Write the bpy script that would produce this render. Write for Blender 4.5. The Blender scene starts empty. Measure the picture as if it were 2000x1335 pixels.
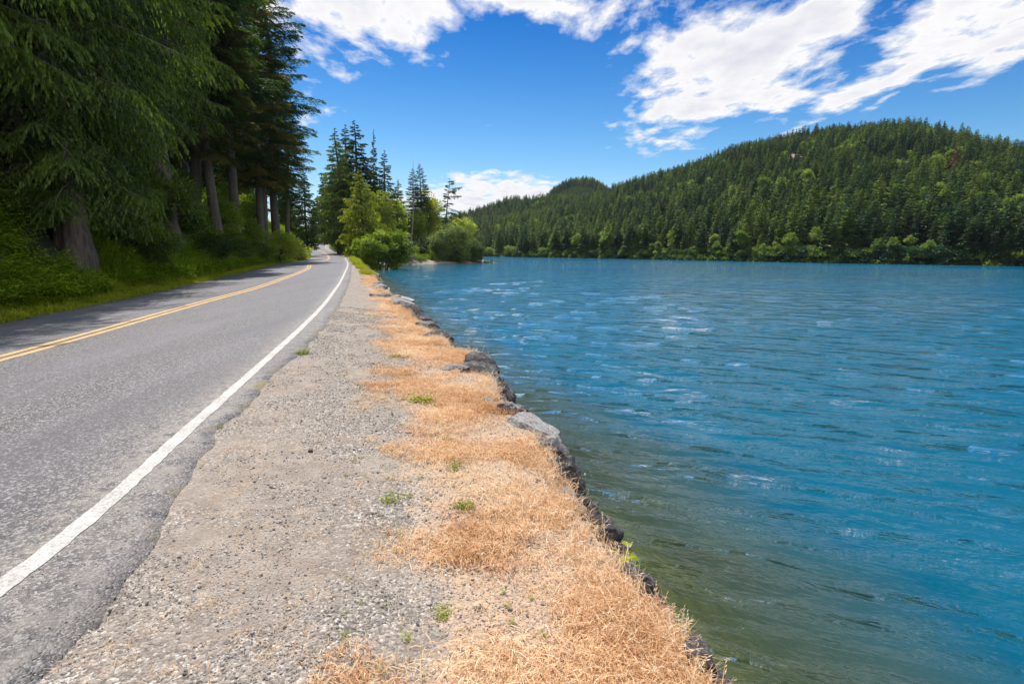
import bpy, math, random
import numpy as np
from mathutils import Vector, noise as mnoise

D = bpy.data
scene = bpy.context.scene
COL = scene.collection

# ------------------------------------------------------------------ camera
F = 1110.0                       # focal length in photo pixels (photo 2000 px wide)
PITCH = math.atan((667.5 - 488) / F)
ROLL = math.radians(.3)
EYE = 1.6
cam_d = D.cameras.new('camera'); cam = D.objects.new('camera', cam_d); COL.objects.link(cam)
cam_d.sensor_width = 36; cam_d.lens = 36 * F / 2000
cam_d.clip_start = .05; cam_d.clip_end = 4000
fw = np.array([0, math.cos(PITCH), -math.sin(PITCH)])
rt0 = np.array([1., 0, 0]); up0 = np.cross(rt0, fw)
rt = rt0 * math.cos(ROLL) + up0 * math.sin(ROLL)
up = -rt0 * math.sin(ROLL) + up0 * math.cos(ROLL)
from mathutils import Matrix
cam.matrix_world = Matrix(((rt[0], up[0], -fw[0], 0), (rt[1], up[1], -fw[1], 0), (rt[2], up[2], -fw[2], EYE), (0, 0, 0, 1)))
scene.camera = cam

def ray(px, py): return fw * F + rt * (px - 1000) + up * (667.5 - py)
def unp(px, py, z=0.):
    d = ray(px, py); t = (z - EYE) / d[2]; return d[0] * t, d[1] * t
def at(px, py, Y):
    d = ray(px, py); t = Y / d[1]; return d[0] * t, Y, EYE + d[2] * t

# ------------------------------------------------------------------ sun, sky, exposure
SUN_EL = math.radians(61)
SUN_TO = np.array([-.39, .92]); SUN_TO /= np.linalg.norm(SUN_TO)   # horizontal direction towards the sun
sd = np.array([SUN_TO[0] * math.cos(SUN_EL), SUN_TO[1] * math.cos(SUN_EL), math.sin(SUN_EL)])
sun_d = D.lights.new('sun', 'SUN'); sun = D.objects.new('sun', sun_d); COL.objects.link(sun)
sun_d.energy = 4.6; sun_d.angle = math.radians(.5); sun_d.color = (1, .95, .87)
sun.rotation_euler = Vector(sd).to_track_quat('Z', 'Y').to_euler()
sun.location = (-60, -30, 120)

world = D.worlds.new('World'); scene.world = world; world.use_nodes = True
SKY_STRENGTH = .13
scene.view_settings.view_transform = 'Standard'; scene.view_settings.look = 'None'
scene.view_settings.gamma = 1; scene.view_settings.use_curve_mapping = False
scene.view_settings.exposure = .45
scene.cycles.max_bounces = 6; scene.cycles.transparent_max_bounces = 8
scene.cycles.diffuse_bounces = 3; scene.cycles.glossy_bounces = 3; scene.cycles.transmission_bounces = 3
scene.cycles.caustics_reflective = False; scene.cycles.caustics_refractive = False
scene.cycles.sample_clamp_indirect = 4; scene.cycles.sample_clamp_direct = 3

# ------------------------------------------------------------------ node helper
class NT:
    def __init__(s, tree): s.t = tree; s.t.nodes.clear()
    def n(s, typ, ins=None, **props):
        nd = s.t.nodes.new(typ)
        for k, v in props.items(): setattr(nd, k, v)
        if ins:
            for k, v in ins.items(): s.put(nd.inputs[k], v)
        return nd
    def put(s, sock, v):
        if isinstance(v, bpy.types.NodeSocket): s.t.links.new(v, sock)
        elif isinstance(v, bpy.types.Node): s.t.links.new(v.outputs[0], sock)
        else: sock.default_value = v
    def m(s, op, a, b=None, c=None, clamp=False):
        ins = {0: a}
        if b is not None: ins[1] = b
        if c is not None: ins[2] = c
        return s.n('ShaderNodeMath', ins, operation=op, use_clamp=clamp).outputs[0]
    def mix(s, f, a, b, blend='MIX'):
        nd = s.n('ShaderNodeMix', data_type='RGBA', blend_type=blend)
        s.put(nd.inputs['Factor'], f)
        for k, v in ((6, a), (7, b)):
            if isinstance(v, tuple): v = (*v[:3], 1)
            s.put(nd.inputs[k], v)
        return nd.outputs[2]
    def ramp(s, f, *stops, interp='LINEAR'):
        nd = s.n('ShaderNodeValToRGB', {0: f}); cr = nd.color_ramp; cr.interpolation = interp
        while len(cr.elements) < len(stops): cr.elements.new(.5)
        for e, (p, c) in zip(cr.elements, stops):
            e.position = p; e.color = (*c, 1) if isinstance(c, tuple) else (c, c, c, 1)
        return nd.outputs[0]
    def noise(s, vec, scale, detail=4, rough=.55, out=0, dist=0):
        return s.n('ShaderNodeTexNoise', {'Vector': vec, 'Scale': scale, 'Detail': detail, 'Roughness': rough, 'Distortion': dist}).outputs[out]
    def mapr(s, v, a, b, c=0., d=1.):
        return s.n('ShaderNodeMapRange', {0: v, 1: a, 2: b, 3: c, 4: d}, clamp=True).outputs[0]

def material(name):
    m = D.materials.new(name); m.use_nodes = True; return m, NT(m.node_tree)

# ------------------------------------------------------------------ sky with clouds
t = NT(world.node_tree)
out = t.n('ShaderNodeOutputWorld'); bg = t.n('ShaderNodeBackground'); t.put(out.inputs[0], bg)
sky = t.n('ShaderNodeTexSky', sky_type='NISHITA', sun_disc=False, sun_elevation=SUN_EL,
          sun_rotation=math.atan2(sd[0], sd[1]), air_density=1.0, dust_density=.6, ozone_density=2.2)
skc = t.n('ShaderNodeHueSaturation', {'Color': sky.outputs[0], 'Saturation': 1.35, 'Value': 1., 'Hue': .484}).outputs[0]
tc = t.n('ShaderNodeTexCoord'); sep = t.n('ShaderNodeSeparateXYZ', {0: tc.outputs['Generated']})
zc = t.m('MAXIMUM', sep.outputs[2], .02)
yc = t.m('MAXIMUM', sep.outputs[1], .05)
P = t.n('ShaderNodeCombineXYZ', {0: t.m('DIVIDE', sep.outputs[0], t.m('ADD', zc, .06)), 1: t.m('DIVIDE', sep.outputs[1], t.m('ADD', zc, .06)), 2: 0.})
T = t.n('ShaderNodeCombineXYZ', {0: t.m('DIVIDE', sep.outputs[0], yc), 1: t.m('DIVIDE', sep.outputs[2], yc), 2: 0.})
# polarised, deeper blue away from the horizon
skc = t.mix(1., skc, (.62, .70, .80), 'MULTIPLY')
deep = t.mapr(sep.outputs[2], .06, .36)
skc = t.mix(deep, skc, t.mix(1., skc, (.02, .42, .74), 'MULTIPLY'))
def tan_of(px, py):
    d = ray(px, py); return d[0] / d[1], d[2] / d[1]
ELL = [  # px, py, half-width, half-height, rotation in photo degrees (clockwise), weight
    (660, -30, 200, 105, 12, 1), (790, 30, 95, 90, 20, 1), (600, 90, 130, 40, 30, .62), (690, 110, 60, 25, 20, .6), (520, 20, 130, 90, 20, .75),
    (1050, -15, 210, 62, 10, .95), (1105, 35, 40, 35, -10, .7), (870, 102, 24, 14, -10, .62), (860, 130, 20, 14, 0, .5),
    (1390, 60, 190, 75, -30, .85), (1460, 120, 250, 95, -28, 1), (1380, 190, 140, 60, -15, 1), (1600, 30, 150, 90, -35, .95), (1520, 180, 110, 45, -25, .8),
    (1700, 170, 190, 30, -24, .75), (1850, 70, 190, 75, -20, .9), (1960, 30, 160, 110, -15, 1), (1620, 120, 60, 60, 0, .7), (1280, 237, 26, 14, 0, .62),
    (1740, -80, 500, 100, -5, .75), (1400, -200, 500, 180, 0, .8), (1715, 205, 60, 14, -30, .7), (630, 212, 40, 12, 0, .5), (1220, 100, 70, 22, -35, .6),
    (1000, 375, 170, 36, 3, .95), (900, 395, 120, 34, 0, .95), (780, 395, 130, 30, 0, .7), (600, 200, 60, 60, 0, .45)]
mask = None
for px, py, a, b, rot, w in ELL:
    u, v = tan_of(px, py)
    mp = t.n('ShaderNodeMapping', {0: T.outputs[0], 1: (u, v, 0), 2: (0, 0, math.radians(-rot)), 3: (a / F, b / F, 1)}, vector_type='TEXTURE')
    ln = t.n('ShaderNodeVectorMath', {0: mp.outputs[0]}, operation='LENGTH').outputs['Value']
    e = t.m('MULTIPLY', t.mapr(ln, 1.55, .25), w)
    mask = e if mask is None else t.m('MAXIMUM', mask, e)
front = t.mapr(sep.outputs[1], .1, .3)
mask = t.m('MULTIPLY', mask, front)
# overhead and behind: broken cloud of the same kind
high = t.mapr(sep.outputs[2], .40, .5)
gen = t.m('MULTIPLY', t.mapr(t.noise(P.outputs[0], .55, 2), .38, .55), t.m('MAXIMUM', high, t.m('SUBTRACT', 1., front)))
mask = t.m('MAXIMUM', mask, t.m('MULTIPLY', gen, .95))
st = t.n('ShaderNodeMapping', {0: P.outputs[0], 3: (1.0, .56, 1)})
n1 = t.noise(st.outputs[0], 3.2, 9, .62, dist=.25)
n2 = t.noise(st.outputs[0], 9., 6, .6)
dens = t.m('ADD', t.m('MULTIPLY', mask, .92), t.m('SUBTRACT', t.m('ADD', t.m('MULTIPLY', n1, 1.9), t.m('MULTIPLY', n2, .75)), 1.66))
cov = t.mapr(dens, .04, .38)
cov = t.m('POWER', cov, 1.15)
shade = t.mapr(t.m('ADD', dens, t.m('MULTIPLY', t.noise(st.outputs[0], 1.7, 5), .5)), .3, 1.15)
cl = t.ramp(shade, (0, (.90, .93, 1.0)), (.4, (1., .99, 1.)), (1, (.76, .76, .85)))
clc = t.n('ShaderNodeVectorMath', {0: cl, 3: 5.6}, operation='SCALE').outputs[0]
t.put(bg.inputs[0], t.mix(cov, skc, clc)); t.put(bg.inputs[1], SKY_STRENGTH)

# ------------------------------------------------------------------ small tools
rng = np.random.default_rng(11)
random.seed(5)
def pch(xs, ys):
    """monotone cubic interpolation, linear beyond the ends"""
    xs = np.array(xs, float); ys = np.array(ys, float); h = np.diff(xs); d = np.diff(ys) / h
    m = np.empty_like(ys); m[0] = d[0]; m[-1] = d[-1]
    for i in range(1, len(xs) - 1):
        m[i] = 0 if d[i-1] * d[i] <= 0 else (h[i-1] + h[i]) * 1. / (h[i] / d[i-1] + h[i-1] / d[i]) 
    def f(q):
        q = np.asarray(q, float); i = np.clip(np.searchsorted(xs, q) - 1, 0, len(h) - 1)
        s = (q - xs[i]) / h[i]; o = np.clip(s, 0, 1)
        y = (2*o**3 - 3*o**2 + 1) * ys[i] + (o**3 - 2*o**2 + o) * h[i] * m[i] + (-2*o**3 + 3*o**2) * ys[i+1] + (o**3 - o**2) * h[i] * m[i+1]
        return y + np.where(s > 1, (s - 1) * h[i] * m[i+1], 0) + np.where(s < 0, s * h[i] * m[i], 0)
    return f
_perm = np.random.default_rng(3).random((256, 256))
def vnoise(x, y, sc=1., oct=4, gain=.5):
    """value noise in 0..1, vectorised"""
    x = np.asarray(x, float) / sc; y = np.asarray(y, float) / sc; tot = 0; amp = 1; s = 0
    for o in range(oct):
        xi = np.floor(x).astype(int); yi = np.floor(y).astype(int); fx = x - xi; fy = y - yi
        fx = fx*fx*(3-2*fx); fy = fy*fy*(3-2*fy)
        g = lambda a, b: _perm[a & 255, b & 255]
        v = (g(xi, yi)*(1-fx) + g(xi+1, yi)*fx)*(1-fy) + (g(xi, yi+1)*(1-fx) + g(xi+1, yi+1)*fx)*fy
        tot = tot + v*amp; s += amp; amp *= gain; x = x*2.03 + 17.1; y = y*2.03 + 5.7
    return tot / s
def sstep(a, b, x):
    q = np.clip((np.asarray(x, float) - a) / (b - a), 0, 1); return q*q*(3-2*q)

def mesh_np(name, verts, faces, mats=(), attrs=None, smooth=False, midx=None):
    """verts (n,3), faces (m,k) with one k"""
    verts = np.asarray(verts, np.float32); faces = np.asarray(faces, np.int32); k = faces.shape[1]
    me = D.meshes.new(name); me.vertices.add(len(verts)); me.vertices.foreach_set('co', verts.ravel())
    me.loops.add(faces.size); me.loops.foreach_set('vertex_index', faces.ravel())
    me.polygons.add(len(faces)); me.polygons.foreach_set('loop_start', np.arange(0, faces.size, k, dtype=np.int32))
    me.polygons.foreach_set('loop_total', np.full(len(faces), k, np.int32))
    if smooth: me.polygons.foreach_set('use_smooth', np.ones(len(faces), bool))
    if midx is not None: me.polygons.foreach_set('material_index', np.asarray(midx, np.int32))
    for m in mats: me.materials.append(m)
    for an, av in (attrs or {}).items():
        av = np.asarray(av, np.float32)
        if av.ndim == 1:
            a = me.attributes.new(an, 'FLOAT', 'POINT'); a.data.foreach_set('value', av)
        else:
            a = me.attributes.new(an, 'FLOAT_VECTOR', 'POINT'); a.data.foreach_set('vector', av.ravel())
    me.update(calc_edges=True); return me
def grid_faces(nr, nc):
    i = np.arange(nr - 1)[:, None] * nc + np.arange(nc - 1)[None]; i = i.ravel()
    return np.stack([i, i + 1, i + nc + 1, i + nc], 1)
def add(name, me, parent=None, loc=(0, 0, 0), rotz=0., sc=1., label=None, cat=None, group=None, kind=None):
    o = D.objects.new(name, me); COL.objects.link(o); o.location = loc; o.rotation_euler = (0, 0, rotz)
    o.scale = (sc, sc, sc) if not hasattr(sc, '__len__') else sc
    if parent: o.parent = parent
    for k, v in (('label', label), ('category', cat), ('group', group), ('kind', kind)):
        if v: o[k] = v
    return o

# ------------------------------------------------------------------ the lie of the land
WATER = -1.7
farrows = [  # forward distance, left edge px, centre px, white line px, photo row  (the road turns away and climbs)
    (86, 597, 640, 676, 507.5), (120, 604, 639, 669, 498.5), (146, 598, 630, 650, 492.5), (172, 592, 614, 637, 485.5), (214, 598, 615, 634, 475.5)]
ry = [-12, 0, 2.5, 5.0, 6.9, 9.7, 14.4, 22.9, 41.4, 57.3]
rw = [-2.30, -2.26, -2.42, -2.91, -3.31, -3.91, -4.97, -7.11, -12.08, -16.46]
cy = [-12, 0, 7.9, 10.8, 13.4, 16.8, 22.6, 30, 45.2, 57.3]
cx_ = [-6.2, -6.4, -7.29, -7.85, -8.42, -9.12, -10.25, -12.1, -16.2, -20.2]
ly = [-12, 0, 11.7, 13.9, 17.3, 20.5, 27.7, 42.5, 57.3]
lx = [-9.3, -9.4, -10.75, -11.3, -12.1, -12.95, -14.95, -19.3, -23.8]
zs_y, zs = [-12, 0, 40, 62], [0, 0, 0, 0]
for Y, pl, pc_, pw, py in farrows:
    a = at(pl, py, Y); b = at(pc_, py, Y); c = at(pw, py, Y)
    ly.append(Y); lx.append(a[0]); cy.append(Y); cx_.append(b[0]); ry.append(Y); rw.append(c[0]); zs_y.append(Y); zs.append(c[2])
for Y in (240, 300): 
    d = -8 if Y == 240 else -25
    ly.append(Y); lx.append(a[0] + d - 5); cy.append(Y); cx_.append(b[0] + d - 5); ry.append(Y); rw.append(c[0] + d - 5); zs_y.append(Y); zs.append(zs[-1] - (.8 if Y == 240 else .2))
XW = pch(ry, rw); XC = pch(cy, cx_); XL0 = pch(ly, lx); ZR = pch(zs_y, zs)
def XL(y): return XL0(y) + (vnoise(y, y*0+3, .9, 3) - .5) * .22
def XA(y):
    """ragged right edge of the asphalt"""
    y = np.asarray(y, float)
    base = pch([-12, 2.3, 2.9, 3.8, 4.2, 5.0, 5.9, 8.2, 11.6, 30, 60, 300], [.42, .55, .5, .40, .36, .30, .30, .36, .45, .45, .35, .4])(y)
    return XW(y) + base + (vnoise(y, y*0 + 9, .55, 4) - .5) * .22
by = [-12, -4, 0, 2.2, 2.75, 3.2, 3.95, 4.5, 5.1, 6.45, 7.2, 8.2, 9.2, 9.85, 11.6, 13.9, 18.3, 25, 39, 54, 73, 92, 102, 112, 124, 129.5, 134, 139, 148, 156, 180, 220, 300]
bx = [1.1, .92, .84, .76, .69, .55, .40, .35, .25, -.10, -.22, -.42, -.52, -.95, -1.5, -2.3, -3.5, -5.75, -9.5, -13.9, -19.6, -24.5, -26.0, -27.5, -27, -23.5, -17.5, -13.5, -7.8, -6.5, -14, -40, -95]
XB0 = pch(by, bx)
def XB(y):
    y = np.asarray(y, float); return XB0(y) + (vnoise(y, y*0 + 21, .9, 4) - .5) * .28 * sstep(200, 60, y)
def ZB(y): return -.18 - 1.15 * sstep(70, 128, y)      # height of the top of the bank
def drop(y): return .75 + 2.6 * sstep(75, 125, y)
def H(x, y):
    x = np.asarray(x, float); y = np.asarray(y, float)
    xl = XL0(y); xa = XA(y); xb = XB(y); zr = ZR(y); zb = np.minimum(ZB(y), zr)
    u = xl - x
    rise = 3.9 + 1.0 * vnoise(y, y*0 + 40, 12, 2)
    zl = zr - .05 + .10 * sstep(0, 1.2, u) + rise * sstep(.7, 6.0, u) + .11 * np.clip(u - 5, 0, 200) + (vnoise(x, y, 2.2, 4) - .5) * .9 * sstep(1.5, 4, u)
    fr = np.clip((x - xa) / np.maximum(xb - xa, .5), 0, 1)
    bump = (vnoise(x, y, .7, 4) - .5) * .09
    zm = zr + (zb - zr) * fr**1.6 - .010 + bump * sstep(0, .2, fr) + .05 * sstep(75, 90, y) * sstep(0, .2, fr)
    w = x - xb; dr = drop(y)
    zd = zb + (WATER - .35 - zb) * np.clip(w / dr, 0, 1) ** .8 + (vnoise(x, y, .35, 4) - .5) * .22 * sstep(0, .2, w)
    zbed = WATER - .35 - np.clip(w - dr, 0, 60) * .62 + (vnoise(x, y, .8, 3) - .5) * .25
    zbed = np.maximum(zbed, -9)
    z = np.where(x < xl, zl, np.where(x < xa, zr - .05, np.where(x < xb, zm, np.where(w < dr, zd, zbed))))
    return z

# ------------------------------------------------------------------ materials
def leaf_material(name, c1, c2, c3, trans=.35, rough=.55, scale=.6, ow=.5, far=False):
    """foliage: colour varies leaf by leaf (attribute tint), in patches, and tree by tree"""
    m, n = material(name)
    o = n.n('ShaderNodeOutputMaterial')
    ti = n.n('ShaderNodeAttribute', attribute_name='tint').outputs['Fac']
    oi = n.n('ShaderNodeObjectInfo').outputs['Random']
    tcn = n.n('ShaderNodeTexCoord').outputs['Object']
    pn = n.noise(tcn, scale, 3)
    f = n.m('ADD', n.m('MULTIPLY', ti, .5), n.m('ADD', n.m('MULTIPLY', pn, .7), n.m('MULTIPLY', n.m('SUBTRACT', oi, .5), ow)))
    if far:
        lc = n.n('ShaderNodeObjectInfo').outputs['Location']
        f = n.m('ADD', f, n.m('MULTIPLY', n.m('SUBTRACT', n.noise(lc, .022, 3), .5), 1.5))
    c = n.ramp(n.m('SUBTRACT', f, .1), (.12, c1), (.5, c2), (.88, c3))
    df = n.n('ShaderNodeBsdfDiffuse', {0: c}); tr = n.n('ShaderNodeBsdfTranslucent', {0: n.mix(.5, c, n.mix(1., c, (1.5, 1.5, .5), 'MULTIPLY'))})
    gl = n.n('ShaderNodeBsdfGlossy', {0: (1, 1, 1, 1), 'Roughness': rough})
    mx = n.n('ShaderNodeMixShader', {0: trans, 1: df.outputs[0], 2: tr.outputs[0]})
    mx = n.n('ShaderNodeMixShader', {0: .025, 1: mx.outputs[0], 2: gl.outputs[0]})
    n.put(o.inputs[0], mx); return m
M = {}
M['fir'] = leaf_material('fir_needles', (.016, .042, .012), (.048, .095, .018), (.11, .16, .024), .42)
M['cedar'] = leaf_material('cedar_sprays', (.010, .030, .005), (.040, .085, .009), (.16, .24, .02), .45)
M['oldcedar'] = leaf_material('golden_cedar_sprays', (.05, .06, .012), (.11, .11, .02), (.2, .16, .03), .35)
M['farfir'] = leaf_material('far_fir_needles', (.016, .060, .026), (.055, .130, .032), (.19, .26, .04), .3, scale=.15, ow=.8, far=True)
M['farleaf'] = leaf_material('far_broad_leaves', (.06, .13, .02), (.16, .26, .035), (.32, .40, .08), .4, scale=.3)
M['leaf'] = leaf_material('bright_leaves', (.08, .15, .012), (.26, .36, .03), (.48, .52, .08), .5)
M['yleaf'] = leaf_material('yellow_green_leaves', (.08, .13, .01), (.24, .30, .02), (.44, .46, .04), .5)
M['willow'] = leaf_material('willow_leaves', (.07, .12, .025), (.18, .25, .06), (.36, .42, .14), .45)
M['bush'] = leaf_material('shrub_leaves', (.03, .07, .008), (.10, .16, .015), (.22, .27, .03), .4)
M['rust'] = leaf_material('dead_needles', (.12, .05, .02), (.22, .09, .04), (.3, .14, .06), .2)

def bark_material(name, c1, c2, sx=14., sz=1.4):
    m, n = material(name); o = n.n('ShaderNodeOutputMaterial')
    tcn = n.n('ShaderNodeTexCoord').outputs['Object']
    mp = n.n('ShaderNodeMapping', {0: tcn, 3: (sx, sx, sz)})
    a = n.noise(mp.outputs[0], 1., 6, .65); b = n.noise(tcn, .8, 3)
    c = n.ramp(n.m('ADD', n.m('MULTIPLY', a, .75), n.m('MULTIPLY', b, .3)), (.32, c1), (.68, c2))
    bp = n.n('ShaderNodeBump', {'Strength': .9, 'Distance': .06, 'Height': a})
    n.put(o.inputs[0], n.n('ShaderNodeBsdfPrincipled', {'Base Color': c, 'Roughness': .9, 'Normal': bp.outputs[0]})); return m
M['bark'] = bark_material('bark', (.035, .027, .02), (.17, .14, .11))
M['cedarbark'] = bark_material('cedar_bark', (.035, .024, .02), (.26, .20, .17), 16, .9)
M['deadwood'] = bark_material('dead_wood', (.2, .17, .14), (.46, .42, .37), 20, 3)

def flat_leaf(name, cols, trans=.3):
    m, n = material(name); o = n.n('ShaderNodeOutputMaterial')
    ti = n.n('ShaderNodeAttribute', attribute_name='tint').outputs['Fac']
    oi = n.n('ShaderNodeObjectInfo')
    f = n.m('ADD', n.m('ADD', n.m('MULTIPLY', ti, .55), n.m('MULTIPLY', oi.outputs['Random'], .35)), n.m('MULTIPLY', n.m('SUBTRACT', n.noise(oi.outputs['Location'], .9, 3), .42), .8))
    c = n.ramp(f, *[(i / (len(cols) - 1), k) for i, k in enumerate(cols)])
    df = n.n('ShaderNodeBsdfDiffuse', {0: c}); tr = n.n('ShaderNodeBsdfTranslucent', {0: c})
    n.put(o.inputs[0], n.n('ShaderNodeMixShader', {0: trans, 1: df.outputs[0], 2: tr.outputs[0]})); return m
M['dry'] = flat_leaf('dry_grass', [(.20, .10, .05), (.54, .29, .14), (.82, .54, .31), (.88, .70, .48), (.93, .87, .74)], .25)
M['grass'] = flat_leaf('verge_grass', [(.17, .25, .012), (.36, .43, .02), (.45, .47, .04), (.52, .46, .12)], .35)
M['herb'] = flat_leaf('undergrowth', [(.05, .10, .008), (.14, .24, .014), (.27, .38, .024), (.36, .40, .05)], .35)
M['weed'] = flat_leaf('weed_leaves', [(.12, .18, .02), (.24, .30, .025), (.42, .42, .05)], .3)
M['pebble'] = flat_leaf('pebbles', [(.035, .035, .042), (.13, .125, .125), (.24, .215, .19), (.36, .34, .32), (.56, .53, .50)], 0)
M['reed'] = flat_leaf('reeds', [(.06, .10, .02), (.12, .17, .03)], .3)

# ground: gravel, dry grass litter, forest soil, shore sand
m, n = material('ground'); M['ground'] = m
o = n.n('ShaderNodeOutputMaterial'); geo = n.n('ShaderNodeNewGeometry').outputs['Position']
zn = n.n('ShaderNodeSeparateXYZ', {0: n.n('ShaderNodeAttribute', attribute_name='zone').outputs['Vector']})
v1 = n.n('ShaderNodeTexVoronoi', {'Vector': geo, 'Scale': 58.}, feature='F1')
v2 = n.n('ShaderNodeTexVoronoi', {'Vector': geo, 'Scale': 125.}, feature='F1')
s1 = n.n('ShaderNodeSeparateXYZ', {0: v1.outputs['Color']}); s2 = n.n('ShaderNodeSeparateXYZ', {0: v2.outputs['Color']})
big = n.noise(geo, .9, 5); mid = n.noise(geo, 6., 5); fin = n.noise(geo, 60., 4, .7)
grav = n.ramp(n.m('ADD', n.m('MULTIPLY', s1.outputs[0], .55), n.m('MULTIPLY', s2.outputs[1], .45)), (.12, (.08, .077, .08)), (.34, (.15, .13, .112)), (.62, (.29, .25, .215)), (.9, (.62, .58, .53)))
dust = n.ramp(mid, (.3, (.215, .175, .142)), (.7, (.35, .295, .245)))
c = n.mix(n.mapr(n.m('ADD', big, n.m('MULTIPLY', n.m('SUBTRACT', fin, .5), .9)), .40, .60), grav, dust)
rusty = n.mapr(n.noise(geo, 2.3, 5, .6), .60, .72)
c = n.mix(n.m('MULTIPLY', rusty, .35), c, (.42, .25, .13))
litter = n.ramp(fin, (.25, (.18, .115, .07)), (.5, (.46, .31, .20)), (.75, (.70, .54, .38)))
dryf = n.m('ADD', zn.outputs[0], n.m('ADD', n.m('MULTIPLY', n.m('SUBTRACT', mid, .5), .9), n.m('MULTIPLY', n.m('SUBTRACT', fin, .5), 1.2)))
c = n.mix(n.m('MULTIPLY', n.mapr(dryf, .45, .75), .8), c, litter)
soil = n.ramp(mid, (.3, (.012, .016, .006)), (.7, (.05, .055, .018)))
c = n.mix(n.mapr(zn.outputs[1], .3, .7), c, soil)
under = n.ramp(n.noise(geo, 3., 5), (.3, (.08, .085, .03)), (.7, (.34, .31, .13)))
c = n.mix(zn.outputs[2], c, under)
hgt = n.m('ADD', n.m('MULTIPLY', v1.outputs['Distance'], -1.), n.m('MULTIPLY', fin, .6))
bp = n.n('ShaderNodeBump', {'Strength': .8, 'Distance': .012, 'Height': hgt})
n.put(o.inputs[0], n.n('ShaderNodeBsdfPrincipled', {'Base Color': c, 'Roughness': .92, 'Normal': bp.outputs[0]}))

# asphalt
m, n = material('asphalt'); M['asphalt'] = m
o = n.n('ShaderNodeOutputMaterial'); geo = n.n('ShaderNodeNewGeometry').outputs['Position']
lane = n.n('ShaderNodeAttribute', attribute_name='lane').outputs['Fac']      # metres right of the left edge
edge = n.n('ShaderNodeAttribute', attribute_name='edge').outputs['Fac']      # metres to the ragged right edge
v1 = n.n('ShaderNodeTexVoronoi', {'Vector': geo, 'Scale': 70.}, feature='F1'); s1 = n.n('ShaderNodeSeparateXYZ', {0: v1.outputs['Color']})
v2 = n.n('ShaderNodeTexVoronoi', {'Vector': geo, 'Scale': 170.}, feature='F1'); s2 = n.n('ShaderNodeSeparateXYZ', {0: v2.outputs['Color']})
agg = n.ramp(n.m('ADD', n.m('MULTIPLY', s1.outputs[0], .6), n.m('MULTIPLY', s2.outputs[0], .4)), (.24, (.014, .012, .016)), (.62, (.038, .033, .041)), (.84, (.34, .32, .31)))
mp = n.n('ShaderNodeMapping', {0: geo, 2: (0, 0, math.radians(-18)), 3: (1, .18, 1)})
str_ = n.noise(mp.outputs[0], 2.2, 5)
pol = n.mix(n.mapr(str_, .35, .65), (.062, .057, .070), (.118, .108, .128))
# wheel tracks polished pale
trk = n.m('ABSOLUTE', n.m('SINE', n.m('MULTIPLY', n.m('SUBTRACT', lane, 3.2), 1.62)))
tf = n.m('MULTIPLY', n.mapr(trk, .25, .85, .05, .62), n.mapr(edge, .25, 1.5, 0., 1.))
c = n.mix(tf, agg, pol)
c = n.mix(n.m('MULTIPLY', n.mapr(s1.outputs[1], .86, .9), .5), c, (.42, .4, .38))
dusty = n.m('MULTIPLY', n.mapr(edge, .95, .12), n.mapr(n.noise(geo, 5., 5, .65), .35, .62))
c = n.mix(n.m('MULTIPLY', dusty, .7), c, (.27, .23, .195))
ln_ = n.n('ShaderNodeAttribute', attribute_name='line').outputs['Fac']
nearl = n.m('MULTIPLY', n.mapr(n.m('ABSOLUTE', n.m('ADD', ln_, .08)), .26, .05), n.mapr(n.noise(geo, 9., 5, .7), .42, .66))
c = n.mix(n.m('MULTIPLY', nearl, .75), c, (.30, .26, .22))
moss = n.m('MULTIPLY', n.mapr(edge, .14, .02), n.mapr(n.noise(geo, 1.1, 4), .5, .6))
c = n.mix(n.m('MULTIPLY', moss, .8), c, (.26, .19, .045))
c = n.mix(n.mapr(n.noise(n.n('ShaderNodeMapping', {0: geo, 2: (0, 0, math.radians(-18)), 3: (.9, .07, 1)}).outputs[0], 1., 4, .6), .48, .66, 0., .45), c, (.055, .05, .056))
# fine tar-dark cracks
ck = n.n('ShaderNodeTexVoronoi', {'Vector': n.n('ShaderNodeMapping', {0: geo, 3: (1, .35, 1)}).outputs[0], 'Scale': .42}, feature='DISTANCE_TO_EDGE')
c = n.mix(n.m('MULTIPLY', n.mapr(ck.outputs[0], .006, .0015), n.mapr(n.noise(geo, .35, 3), .52, .6)), c, (.05, .045, .045))
bp = n.n('ShaderNodeBump', {'Strength': .6, 'Distance': .006, 'Height': n.m('MULTIPLY', v1.outputs['Distance'], -1.)})
n.put(o.inputs[0], n.n('ShaderNodeBsdfPrincipled', {'Base Color': c, 'Roughness': .6, 'Sheen Weight': .12, 'Sheen Roughness': .5, 'Normal': bp.outputs[0]}))

def paint(name, col, dirty):
    m, n = material(name); o = n.n('ShaderNodeOutputMaterial'); geo = n.n('ShaderNodeNewGeometry').outputs['Position']
    w = n.noise(geo, 55., 5, .7); b = n.noise(geo, 3., 4)
    v = n.n('ShaderNodeTexVoronoi', {'Vector': geo, 'Scale': 90.}, feature='F1')
    c = n.mix(n.mapr(n.m('ADD', w, n.m('MULTIPLY', b, .35)), .60, .82), col, dirty)
    c = n.mix(n.mapr(b, .2, .8, 0., .35), c, dirty)
    c = n.mix(n.mapr(n.noise(n.n('ShaderNodeMapping', {0: geo, 3: (1, .15, 1)}).outputs[0], 24., 4, .7), .60, .70, 0., .5), c, dirty)
    bp = n.n('ShaderNodeBump', {'Strength': .4, 'Distance': .004, 'Height': v.outputs['Distance']})
    n.put(o.inputs[0], n.n('ShaderNodeBsdfPrincipled', {'Base Color': c, 'Roughness': .7, 'Normal': bp.outputs[0]})); return m
M['white'] = paint('white_line_paint', (.56, .54, .51), (.27, .25, .23))
M['yellow'] = paint('yellow_line_paint', (.74, .42, .10), (.36, .25, .14))

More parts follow.
